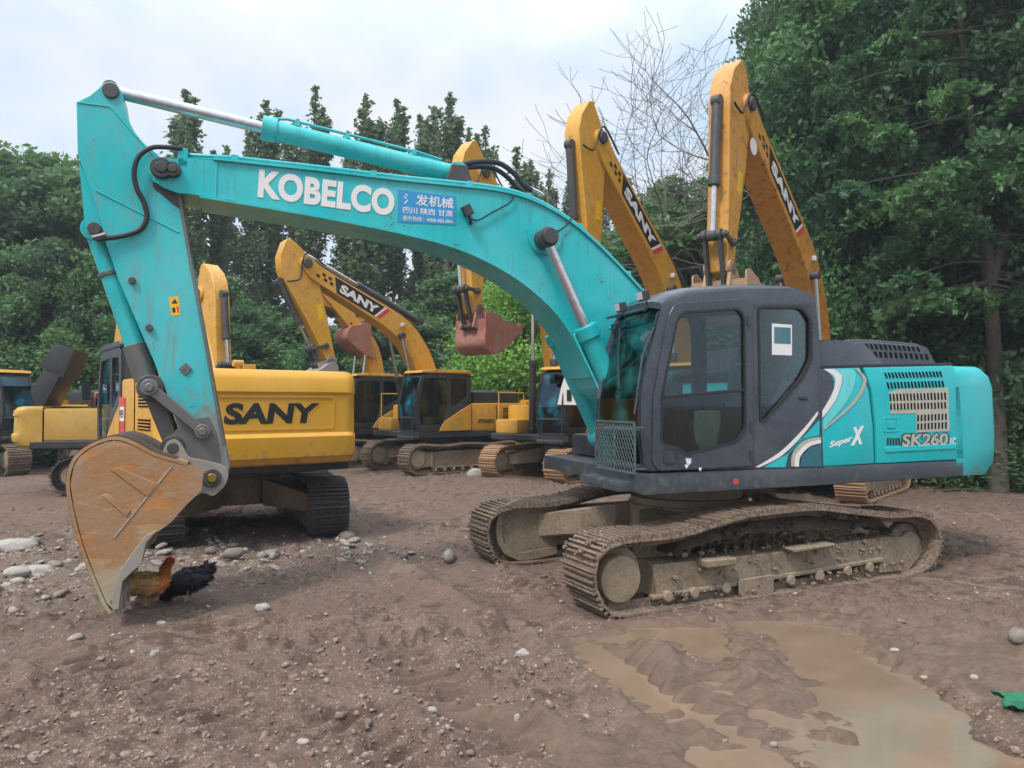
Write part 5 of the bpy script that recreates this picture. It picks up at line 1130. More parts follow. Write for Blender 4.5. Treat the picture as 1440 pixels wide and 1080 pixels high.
    E_ = Vector(end); u = (E_ - T); La = u.length; u.normalize(); v = Vector((-u.y, u.x)); v = v if v.x > 0 else -v
    ap = lambda a, b: tuple(T + u * a + v * b)
    ao = [ap(-.68, .22), ap(-.75, .30), ap(-.70, .42), ap(-.32, .68), ap(.05, .75), ap(.5, .68), ap(La * .55, .40), ap(La - .2, .17), ap(La + .1, .12), ap(La + .16, 0), ap(La + .1, -.13), ap(La * .55, -.20), ap(.35, -.24), ap(.05, -.22), ap(-.25, -.08), ap(-.5, .08)]
    m = MB(); m.prism(ao, -.2, .2); ar = m.build('arm', AP, r, bev=.012)
    m = MB(); m.prism([ap(La * .42, .02), ap(La * .42 + .18, .02), ap(La * .42 + .18, -.12), ap(La * .42, -.12)], .2, .203); m.prism([ap(La * .42, .02), ap(La * .42 + .42, .02), ap(La * .42 + .42, -.13), ap(La * .42, -.13)], .2, .203)
    m = MB(); m.prism([ap(La * .42, .05), ap(La * .42 + .42, .05), ap(La * .42 + .42, -.12), ap(La * .42, -.12)], .2, .204); m.build('caution_sticker', M['caution'], ar, smooth=0)
    lugp = ap(-.62, .30)
    cylinder(r, pt(.40, .27), lugp, 0, .10, .055, .5, M['grease'], ('arm_cylinder',))
    rk = ap(La - .45, .42)
    cylinder(r, ap(.35, .80), rk, 0, .09, .05, .62, M['grease'], ('bucket_cylinder',))
    bk, lk = small_bucket(r, tuple(E_), bang, M[bucket_m], .5, bucket_s)
    link(ap(La - .45, .05), rk, .05, .23, .025, M['grease'], 'tipping_link', parent=r); link(rk, lk, .07, .14, .03, M['grease'], 'bucket_link', parent=r)
    # boom cylinders, hoses
    pb = pt(.44, .115)
    for sy in (1, -1): cylinder(r, (1.05, 1.3), pb, sy * (boomw + .11), .095, .05, .55, M['grease'], ('boom_cylinder',))
    m = MB(); m.cyl((pb[0], -boomw - .17, pb[1]), (pb[0], boomw + .17, pb[1]), .09, 12); m.build('cylinder_pin', M['grease'], bo)
    for yy_ in (-.12, .0, .12):
        m = MB(); pth = [pt(a, b + .013) for a, b in up[1:]]; m.tube([(p[0], yy_, p[1]) for p in spline(pth, 3)], .02, 6); m.build('pipe', M['rubber'] if yy_ else M['grease'], bo)
    m = MB(); hp = spline([pt(.93, .06), ap(-.25, -.1), ap(-.1, .12), ap(.35, .3), ap(.4, .55), ap(.38, .7)], 5); m.tube([(p[0], .28, p[1]) for p in hp], .022, 6); m.build('hose', M['rubber'], r)
    m = MB(); hp = spline([pt(.90, .055), tuple(T + d * .1 + n * .35), ap(-.3, .0), tuple(T - n * .05)], 5); m.tube([(p[0], -.1, p[1]) for p in hp], .024, 6); m.build('hose', M['rubber'], r)
    m = MB(); p = pt(.47, .16); m.box((p[0], boomw + .05, p[1]), (.12, .1, .12)); m.build('boom_lamp', M['lamp'], bo, bev=.02)
    return r
def ang(x, y): return math.atan2(y, x)
# J: right of the cab of the teal machine, boom high
fJ = Frame(7.27, 17.5, -.64, -.77)
J_ = sany('tall yellow excavator behind the teal hood, rightmost, white disc near its boom tip', fJ, fJ.yaw, fJ.P(1036, 152), fJ.P(1012, 378), -1.95, 2, trackm='orange_track', arm_paint='yellow_rust', seed=21, bucket_m='orange_track')
p_ = None
fI = Frame(4.4, 19.3, -.67, -.74)
sany('yellow excavator with raised boom between the teal boom and the teal cab', fI, fI.yaw, fI.P(833, 198), fI.P(826, 405), -1.9, 2, trackm='orange_track', seed=22, W=1.36)
fH = Frame(1.55, 21.2, -.67, -.74)
H_ = sany('yellow excavator under the teal boom arch, rust-red bucket curled up, white sheet in cab', fH, fH.yaw, fH.P(672, 246), fH.P(664, 436), -1.95, 2, trackm='orange_track', arm_paint='yellow', seed=23, bucket_m='bucket_red', cloth=True, decal_=True, bucket_s=.95)
fF = Frame(-2.18, 23.4, -.79, -.62)
sany('yellow excavator with black cab and the lowest boom, its arm above the lettered counterweight', fF, fF.yaw, fF.P(427, 372), fF.P(462, 508), -1.0, 2, trackm='track', seed=24, bucket_m='bucket_grey', arm_paint='yellow')
fG = Frame(-4.6, 26.0, -.79, -.62)
sany('yellow excavator half hidden behind the low-boomed one, red-brown bucket hanging', fG, fG.yaw, fG.P(440, 388), fG.P(512, 455), -.75, 1, trackm='track', seed=25, bucket_m='bucket_red', decal_=False)
fB = Frame(-5.1, 12.55, -.62, .785)
B_ = sany('yellow excavator seen from behind, big black lettering on its counterweight', fB, ang(-.42, .907), (5.6, 4.3), (7.4, 2.2), -.6, 2, cw=(1.17, 2.52), bodyz=2.42, hoodz=2.5, trackm='track_dark', cwm='yellow_cw', rear_text='big', seed=2, L=4.0, roof='black', logo=False, decal_=False, boomw=.3, uoff=(-.25, -.42))
fC = Frame(-11.5, 22.8, .75, -.66)
sany('yellow excavator hidden behind the lettered counterweight, only its upright arm showing', fC, fC.yaw, fC.P(292, 415), fC.P(314, 545), -.9, 0, seed=26, decal_=False)
fD = Frame(-8.65, 18.4, .93, .36)
sany('yellow excavator at left with its dark engine hood propped open', fD, fD.yaw, None, None, cw=(1.1, 1.98), bodyz=1.98, hoodz=2.2, seed=27, hood_open=True, paintm='gold', cwm='gold', detail=1, trackm='track_dark', logo=False)
fE = Frame(-16.2, 21.4, .93, -.36)
sany('yellow-roofed excavator cut by the left edge of the picture', fE, ang(.8, -.6), None, None, seed=28, detail=1, logo=False, paintm='gold')
# white round plate on the rightmost boom
jb = [c for c in J_.children if c.name.startswith('boom') and c.get('label') is None and c.name.split('.')[0] == 'boom'][0]
m = MB(); q = fJ.P(1060, 206, .275); m.prism(circle(q[0], q[1], .16, 20), .2715, .2745); m.build('round_plate', M['white'], jb, smooth=0)
hc = [c for c in H_.children if c.name.split('.')[0] == 'cab'][0]
q = [fH.PX(*p, 1.84) for p in ((801, 519), (812, 540), (829, 566), (829, 570), (784, 569), (789, 545), (796, 522))]
m = MB(); m.prism(q, 1.83, 1.84, plane='yz'); m.build('white_sheet', M['white'], hc, smooth=0)
# ------------------------------------------------------------------ trees
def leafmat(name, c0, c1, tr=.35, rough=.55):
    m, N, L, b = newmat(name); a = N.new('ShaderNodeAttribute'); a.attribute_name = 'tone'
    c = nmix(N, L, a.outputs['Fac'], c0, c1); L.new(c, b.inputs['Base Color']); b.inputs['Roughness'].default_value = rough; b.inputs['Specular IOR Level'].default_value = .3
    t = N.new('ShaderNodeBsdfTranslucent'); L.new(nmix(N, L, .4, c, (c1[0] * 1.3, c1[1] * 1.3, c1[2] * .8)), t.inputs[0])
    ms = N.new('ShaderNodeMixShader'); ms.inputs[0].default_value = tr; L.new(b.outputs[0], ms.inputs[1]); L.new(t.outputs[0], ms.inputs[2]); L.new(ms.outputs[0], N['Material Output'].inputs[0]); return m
bark = mudmat('bark', (.085, .068, .052), (.06, .05, .04), (.13, .11, .09), .8, 3, .95, .02)
bark_grey = mudmat('grey_bark', (.16, .145, .13), (.12, .11, .10), (.20, .18, .16), .5, 3, .9, .01)
LM = dict(poplar=leafmat('poplar_leaf', (.07, .12, .065), (.17, .24, .12)), broad=leafmat('broad_leaf', (.055, .125, .055), (.16, .28, .10)), dark=leafmat('dark_leaf', (.05, .105, .058), (.12, .21, .09)), light=leafmat('light_leaf', (.10, .24, .045), (.26, .46, .09)), right=leafmat('hanging_leaf', (.028, .078, .045), (.12, .24, .09)))
def leaves(cent, size, droop=.3, asp=1.9, seed=0, tone=None):
    """one folded leaf (two quads) at each centre, random lie; returns V, F, tone"""
    rg = np.random.default_rng(seed); n = len(cent); d = rg.normal(size=(n, 3)); d[:, 2] = d[:, 2] * .55 - droop; d /= np.linalg.norm(d, axis=1)[:, None]
    w = np.cross(d, rg.normal(size=(n, 3))); w /= np.linalg.norm(w, axis=1)[:, None]; nn = np.cross(d, w)
    s = size * rg.uniform(.6, 1.35, n)[:, None]
    a = cent - d * s * asp * .5; b = cent + d * s * asp * .5; c0 = cent + w * s * .5 + nn * s * .12; c1 = cent - w * s * .5 + nn * s * .12
    V = np.stack([a, c0, b, c1], 1).reshape(-1, 3); F = np.arange(n * 4).reshape(n, 4)
    t = (tone if tone is not None else rg.random(n)); t = np.clip(t + rg.normal(0, .16, n), 0, 1); return V, F, np.repeat(t, 4)
def limb(mb, a, b, r0, r1, bend=.15, n=6, seed=0, sides=7):
    rnd = random.Random(seed); a, b = Vector(a), Vector(b); L_ = (b - a).length; o = Vector((rnd.uniform(-1, 1), rnd.uniform(-1, 1), rnd.uniform(-.2, .8))) * L_ * bend
    P = [a.lerp(b, t) + o * math.sin(math.pi * t) for t in np.linspace(0, 1, n)]; mb.tube(P, [r0 + (r1 - r0) * t for t in np.linspace(0, 1, n)], sides); return P
def tree_proto(kind, H, trunk_r, crown, nclump, nleaf, lsize, mat, seed, z_lo, clump_r, droop=.2, trunkm=None, vert=0.0, squash=.7):
    """crown(t)-> radius at relative height t (0 bottom .. 1 top of the crown)"""
    rg = np.random.default_rng(seed); rnd = random.Random(seed); mb = MB()
    tp = [Vector((0, 0, 0))]; x = y = 0
    for k in range(1, 10): x += rnd.uniform(-.02, .02) * H * .35; y += rnd.uniform(-.02, .02) * H * .35; tp.append(Vector((x, y, H * .96 * k / 9)))
    mb.tube(tp, [trunk_r * (1.25 if k == 0 else 1) * (1 - .93 * k / 9) + .012 for k in range(10)], 10)
    def at(z): k = min(8, max(0, z / (H * .96) * 9)); i = int(k); return tp[i].lerp(tp[min(9, i + 1)], k - i)
    C, T, S = [], [], []
    for k in range(nclump):
        t = (k + rg.random()) / nclump; t = t ** .9; z = z_lo + (H - z_lo) * t; rr = crown(t); a = rg.random() * 6.283; q = rr * math.sqrt(rg.uniform(.12, 1)); base = at(max(z_lo * .6, z - q * (.5 + vert)))
        c = Vector((at(z).x + math.cos(a) * q, at(z).y + math.sin(a) * q, z + rg.normal() * .1)); C.append(c); T.append(np.clip(rg.normal(.45, .25) , 0, 1)); S.append(clump_r * rg.uniform(.6, 1.3) * (.45 + .55 * min(1, rr / max(.3, crown(.4)))))
        if k % 2 == 0 or nclump < 80: limb(mb, base, c, max(.012, trunk_r * .28 * (1 - t * .8)), .006, .12, 5, seed * 99 + k, 5)
    w = np.array(S) ** 2; w = w / w.sum(); cnt = rg.multinomial(nleaf, w); cent = []; tone = []
    for c, s, t, n in zip(C, S, T, cnt):
        p = rg.normal(size=(n, 3)); p /= np.linalg.norm(p, axis=1)[:, None] + 1e-6; p *= (rg.random(n) ** .45)[:, None] * s; p[:, 2] *= squash
        p[:, 2] -= droop * (p[:, 0] ** 2 + p[:, 1] ** 2) / max(s, .1) * .5
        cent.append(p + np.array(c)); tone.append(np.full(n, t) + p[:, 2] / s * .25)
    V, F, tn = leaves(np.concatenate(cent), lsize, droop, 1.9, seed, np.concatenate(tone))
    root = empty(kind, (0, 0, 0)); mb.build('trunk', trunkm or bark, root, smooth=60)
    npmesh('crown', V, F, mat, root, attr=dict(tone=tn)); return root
def put(proto, first, loc, rz, s, label, cat='tree', group=None):
    if first: r = proto
    else:
        r = proto.copy(); COL.objects.link(r)
        for ch in proto.children: c = ch.copy(); COL.objects.link(c); c.parent = r
    r.location = loc; r.rotation_euler.z = rz; r.scale = (s if isinstance(s, tuple) else (s, s, s))
    r['label'] = label; r['category'] = cat
    if group: r['group'] = group
    return r
used = set()
def place(key, protos, px, top_py, Y, label, cat='tree', group=None, wide=1.0, rz=None):
    """stand a copy so that its top reaches the height seen at (px, top_py)"""
    p = at_depth(px, top_py, Y); pr, H = protos[key]; s = p.z / H; f = key not in used; used.add(key)
    return put(pr, f, (p.x, Y, -.05), rz if rz is not None else random.uniform(0, 6.28), (s * wide, s * wide, s), label, cat, group)
def poplar(seed, H=17.0):
    rg = np.random.default_rng(seed); rnd = random.Random(seed); mb = MB(); root = empty('poplar_tree', (0, 0, 0)); cent, tone = [], []
    lean = (rnd.uniform(-.25, .25), rnd.uniform(-.25, .25)); mb.tube([(lean[0] * t * t, lean[1] * t * t, H * t) for t in np.linspace(0, 1, 10)], [.2 * (1 - .93 * t) + .012 for t in np.linspace(0, 1, 10)], 8)
    ns = 46
    for k in range(ns):
        t = (k + rnd.random()) / ns; z0 = 2.2 + (H - 4.6) * t ** .9; ln = rnd.uniform(1.5, 3.3) * (1 - .35 * t); a = rnd.uniform(0, 6.28); out = rnd.uniform(.45, 1.7) * (1 - t * .62); b0 = np.array([lean[0] * t, lean[1] * t, z0])
        u = np.linspace(0, 1, 7); P = [tuple(b0 + np.array([math.cos(a) * out * v ** .6, math.sin(a) * out * v ** .6, ln * v])) for v in u]; mb.tube(P, [.035 * (1 - .8 * v) for v in u], 4)
        n = int(rnd.uniform(110, 230)); v = rg.uniform(.18, 1.04, n); w = .30 * (1.08 - v) ** .5 + .05; g = rg.normal(size=(n, 3)) * w[:, None] * .62; vv = np.clip(v, 0, None) ** .6
        cent.append(b0 + np.stack([math.cos(a) * out * vv, math.sin(a) * out * vv, ln * v], 1) + g); tone.append(np.full(n, rnd.uniform(.15, .85)) + v * .1)
    n = 260; v = rg.uniform(0, 1, n); cent.append(np.stack([lean[0] + rg.normal(size=n) * (.06 + .22 * (1 - v)), lean[1] + rg.normal(size=n) * (.06 + .22 * (1 - v)), H - 3.2 + 3.25 * v], 1)); tone.append(np.full(n, .5))
    V, F, tn = leaves(np.concatenate(cent), .155, -.1, 1.5, seed, np.concatenate(tone)); mb.build('trunk', bark, root, smooth=60); npmesh('crown', V, F, LM['poplar'], root, attr=dict(tone=tn)); return root
PR = {}
for i in range(5): PR['pop%d' % i] = (poplar(140 + i), 17)
brd = lambda t: 3.6 * (math.sin(math.pi * min(1, t * .85 + .12)) ** .6) + .3
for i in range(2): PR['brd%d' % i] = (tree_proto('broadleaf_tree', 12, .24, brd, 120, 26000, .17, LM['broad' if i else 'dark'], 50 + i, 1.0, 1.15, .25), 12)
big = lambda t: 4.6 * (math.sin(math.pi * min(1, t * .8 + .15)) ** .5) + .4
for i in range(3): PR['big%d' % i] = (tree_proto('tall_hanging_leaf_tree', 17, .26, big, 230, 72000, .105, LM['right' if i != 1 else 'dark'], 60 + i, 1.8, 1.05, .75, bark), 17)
bsh = lambda t: 1.9 * (1 - t * .75) ** .5 + .1
PR['bush'] = (tree_proto('bush', 3.4, .06, bsh, 80, 22000, .065, LM['broad'], 71, .2, .7, .2), 3.4)
PR['lbush'] = (tree_proto('light_green_bush', 4.5, .07, lambda t: 2.0 * (1 - t * .8) ** .6 + .15, 90, 26000, .062, LM['light'], 72, .3, .75, .3), 4.5)
# left wood
GL = 'trees at the left edge of the yard'
for px, ty, Y, k, w, lb in [(-40, 190, 30, 0, 1.1, 'dark tree cut by the left edge of the picture'), (35, 202, 31, 1, 1.0, 'broad tree, second from the left edge, behind the open-hooded machine'), (105, 225, 29, 0, .95, 'dark broad tree just left of the teal arm head'), (160, 215, 36, 1, 1, 'broad tree behind the teal arm'), (-5, 330, 26, 1, .8, 'lower tree in front of the wood at the left edge'), (80, 320, 27, 0, .85, 'lower dark tree above the propped hood'), (150, 340, 27, 1, .8, 'lower tree behind the bucket cylinder'), (215, 330, 31, 0, .9, 'broad tree seen behind the teal arm, left of the poplars')]:
    place('brd%d' % k, PR, px, ty + 20, Y, lb, 'tree', GL, w)
# poplars: (px, top py, depth)
pops = [(272, 128, 38), (262, 185, 35), (352, 188, 37), (381, 145, 40), (437, 123, 39), (415, 165, 43), (488, 185, 42), (511, 132, 38), (540, 168, 42), (566, 140, 40), (592, 165, 43), (612, 150, 45), (629, 130, 39), (655, 178, 43), (683, 174, 39), (722, 210, 41), (745, 225, 46), (770, 238, 44), (795, 245, 46), (838, 250, 42), (890, 250, 43), (912, 262, 38), (935, 285, 40), (320, 205, 44), (300, 215, 40), (960, 290, 42)]
ords = ['first', 'second', 'third', 'fourth', 'fifth', 'sixth', 'seventh', 'eighth', 'ninth', 'tenth', 'eleventh', 'twelfth', 'thirteenth', 'fourteenth', 'fifteenth', 'sixteenth', 'seventeenth', 'eighteenth', 'nineteenth', 'twentieth', 'twenty-first', 'twenty-second', 'twenty-third', 'twenty-fourth', 'twenty-fifth', 'twenty-sixth']
for i, (px, ty, Y) in enumerate(sorted(pops)): place('pop%d' % (i * 3 % 5), PR, px, ty, Y, 'slender poplar with a pointed top, %s from the left in the row against the sky' % ords[i], 'tree', 'poplars behind the yard', (.9 + .35 * ((i * 7) % 4) / 3))
# low growth between and behind the machines
low = [(300, 395, 34, 'brd1'), (360, 432, 33, 'brd0'), (430, 455, 33, 'brd1'), (520, 440, 34, 'brd0'), (600, 425, 35, 'brd1'), (660, 385, 36, 'brd0'), (735, 372, 36, 'brd1'), (800, 392, 36, 'brd0'), (880, 330, 33, 'brd1'), (940, 300, 31, 'brd0'), (1000, 250, 30, 'brd1'), (560, 440, 30, 'brd0'), (470, 460, 30, 'brd1'), (690, 452, 31, 'brd0'), (630, 470, 30, 'brd1')]
lows = ['behind the hidden machine\'s arm', 'left of the lowest boom', 'behind the lowest boom\'s arm', 'behind the lettered part of the lowest boom', 'above the black cab', 'behind the hanging rod', 'behind the rust-red bucket', 'under the teal boom, right of the light bush', 'behind the middle raised boom', 'left of the tallest boom\'s arm', 'behind the tallest boom\'s arm', 'close behind the lowest boom\'s bend', 'close behind the reddish hanging bucket', 'close behind the engine hood of the black-cabbed machine', 'right behind the black cab']
for i, (px, ty, Y, k) in enumerate(low): place(k, PR, px, ty, Y, 'low dense green tree ' + lows[i], 'tree', 'low trees behind the yard', 1.15 + (i % 3) * .15)
bsl = [(505, 530, 27), (470, 545, 29), (560, 560, 29), (690, 500, 28), (770, 520, 29), (720, 560, 27.5), (640, 540, 30), (20, 500, 26), (95, 480, 26), (400, 545, 28), (1330, 520, 19.5), (1425, 520, 18.5), (1270, 480, 21), (1190, 470, 22), (880, 480, 28), (1010, 470, 27), (1375, 560, 19), (345, 540, 29)]
bll = ['just right of the lettered counterweight', 'right behind the lettered counterweight', 'behind the black cab\'s rear', 'under the rust-red bucket', 'left of the cab with the white sheet', 'low down between the two right tracks', 'behind the black cab roof', 'behind the left edge machine', 'behind the propped hood', 'over the lettered counterweight', 'left of the trunk at right', 'right of the trunk at the right edge', 'behind the teal hood grille', 'behind the rightmost yellow boom foot', 'behind the middle raised boom foot', 'behind the teal cab', 'at the foot of the trunk at right', 'left behind the lettered counterweight']
for i, (px, ty, Y) in enumerate(bsl): place('bush', PR, px, ty, Y, 'dark green bush ' + bll[i], 'bush', 'bushes round the yard', 1.25)
for px, ty, Y, lb in [(735, 398, 27.5, 'bright light-green bush above the rust-red bucket under the teal boom'), (692, 470, 27, 'light-green bush left of the rust-red bucket'), (785, 470, 28, 'light-green bush between the rust-red bucket and the white-sheeted cab')]: place('lbush', PR, px, ty, Y, lb, 'bush', 'light-green bushes')
# tall trees at right
rt = [(1150, -40, 25, 0, .72, 'tall dark tree right of the bare tree, behind the tallest boom'), (1215, -90, 23.5, 1, .85, 'tall dark tree in the middle of the right-hand wood'), (1250, -140, 22, 2, .9, 'tall leafy tree behind the teal hood'), (1340, -200, 20, 0, .85, 'tall leafy tree left of the trunk at the right edge'), (1480, -230, 19, 1, .9, 'dark tree cut by the right edge of the picture'), (1230, 60, 26, 1, 1.1, 'dark tree deep in the right-hand wood'), (1150, 90, 28, 2, .8, 'leafy tree seen between the tallest boom and its arm'), (1420, 40, 24, 0, 1.1, 'tree behind the trunk at the right edge'), (1330, 150, 26, 2, 1.1, 'tree filling the back of the right-hand wood'), (1500, 120, 25, 2, 1.0, 'tree beyond the right edge, its crown leaning in'), (1105, 110, 30, 1, .7, 'dark tree just right of the bare tree\'s crown')]
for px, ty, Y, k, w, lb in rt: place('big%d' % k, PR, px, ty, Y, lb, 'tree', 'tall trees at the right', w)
# the near trunk at the right edge, leafy boughs hanging from it
def near_tree():
    p = at_depth(1404, 668, 17.2); H = 13.5; rnd = random.Random(4); rg = np.random.default_rng(8); mb = MB()
    r = empty('leaning_tree', (p.x, p.y, -.05)); tag(r, 'tree with a straight bare brown trunk at the right edge, hanging leafy boughs', 'tree')
    mb.tube([(0, 0, 0), (.02, 0, 1.2), (.0, .05, 3), (-.1, .05, 5), (-.3, 0, 7.2), (-.5, .1, 9.5), (-.9, .1, H)], [.22, .17, .155, .14, .12, .09, .03], 14)
    mb.tube([(-.1, .05, 4.8), (.35, .0, 6.3), (.8, -.1, 8.3), (1.0, -.2, 10.5)], [.15, .11, .08, .03], 9); mb.build('trunk', bark, r, smooth=60)
    C = []; bb_ = MB()
    for k in range(120):
        z = rnd.uniform(4.4, 13); a = rnd.uniform(0, 6.28); q = rnd.uniform(.8, 3.9); c = Vector((math.cos(a) * q - .3, math.sin(a) * q * .8, z - q * .12)); limb(bb_, (-.03 * z, 0, min(12.5, z + .2)), c, .04, .006, .1, 5, k, 5); C.append((c, rnd.uniform(.45, .95), rnd.uniform(.15, .95)))
    bb_.build('branch', bark, r, smooth=60); cent, tone = [], []
    for c, s, t in C:        # drooping sprays: leaflets strung along fine shoots
        for j in range(9):
            a = rnd.uniform(0, 6.28); l = s * rnd.uniform(.7, 1.5); n = 34; u = np.linspace(0, 1, n); d = np.stack([np.cos(a) * u * l, np.sin(a) * u * l, .1 * u * l - .55 * l * u ** 2], 1) + rg.normal(0, .055, (n, 3)); cent.append(d + np.array(c)); tone.append(np.full(n, t))
    V, F, tn = leaves(np.concatenate(cent), .085, .5, 2.3, 5, np.concatenate(tone)); npmesh('crown', V, F, LM['right'], r, attr=dict(tone=tn))
near_tree()
# bare tree
def bare():
    p = at_depth(1008, 560, 27); r = empty('bare_tree', (p.x, p.y, -.05)); tag(r, 'leafless grey tree with fine twigs against the sky, left of the tall trees', 'tree'); mb = MB(); rnd = random.Random(5)
    def grow(a, d, l, rad, dep):
        pts = [a]; dd = Vector(d)
        for k in range(4): dd = (dd + Vector((rnd.uniform(-.16, .16), rnd.uniform(-.16, .16), rnd.uniform(-.02, .14)))).normalized(); pts.append(pts[-1] + dd * l / 4)
        mb.tube(pts, [max(.009, rad * (1 - .12 * k)) for k in range(5)], 6 if dep < 3 else 3)
        if dep >= 7: return
        nb = 3 if dep < 5 else 2
        for j in range(nb):
            b = pts[rnd.randint(1, 4)] if j else pts[-1]; ax = Vector((rnd.uniform(-1, 1), rnd.uniform(-1, 1), rnd.uniform(-.35, .4))).normalized(); nd = (dd * (1.0 if j == 0 else .6) + ax * (.4 if j == 0 else .95)).normalized()
            grow(b, nd, l * rnd.uniform(.62, .86), rad * (.68 if j == 0 else .5), dep + 1)
    grow(Vector((0, 0, 0)), (0, 0, 1), 4.6, .16, 0); grow(Vector((.1, 0, 3.6)), (-.45, 0, .9), 3.2, .07, 2); grow(Vector((.1, 0, 4.2)), (-.35, .1, .9), 4.0, .08, 1); grow(Vector((0, 0, 5.2)), (.25, 0, .95), 3.6, .07, 1); grow(Vector((0, 0, 4.6)), (-.75, 0, .6), 2.8, .055, 2); grow(Vector((0, 0, 6.2)), (-.6, 0, .7), 2.8, .05, 2)
    mb.build('trunk', bark_grey, r, smooth=60); return r
bare()
# pale fence beyond the machines
mb = MB(); A, B = at_depth(600, 640, 31), at_depth(800, 640, 31); fe = empty('panel_fence', ((A.x + B.x) / 2, 31, 0)); tag(fe, 'low pale grey panel fence far behind the black-cabbed machine', 'fence'); w = (B.x - A.x)
for k in range(10):
    m = MB(); m.b2(-w / 2 + w * k / 10 + .02, -w / 2 + w * (k + 1) / 10 - .02, -.02, .02, .05, .95 + .03 * (k % 3)); m.build('fence_panel', M['white'], fe)
for k in range(11):
    m = MB(); m.b2(-w / 2 + w * k / 10 - .03, -w / 2 + w * k / 10 + .03, -.05, -.0205, 0, 1.05); m.build('post', M['steel'], fe)
# grass and weeds along the back edge of the yard
rg = np.random.default_rng(21); n = 26000; x = rg.uniform(-30, 26, n); y = rg.uniform(24.5, 33, n) - np.clip(x - 4, 0, 30) * .30; c = np.stack([x, y, rg.random(n) ** 1.6 * .8 + .05], -1)
V, F, tn = leaves(c, .13, -.5, 3.0, 9, rg.random(n)); o = npmesh('undergrowth', V, F, LM['broad'], attr=dict(tone=tn)); tag(o, kind='stuff')
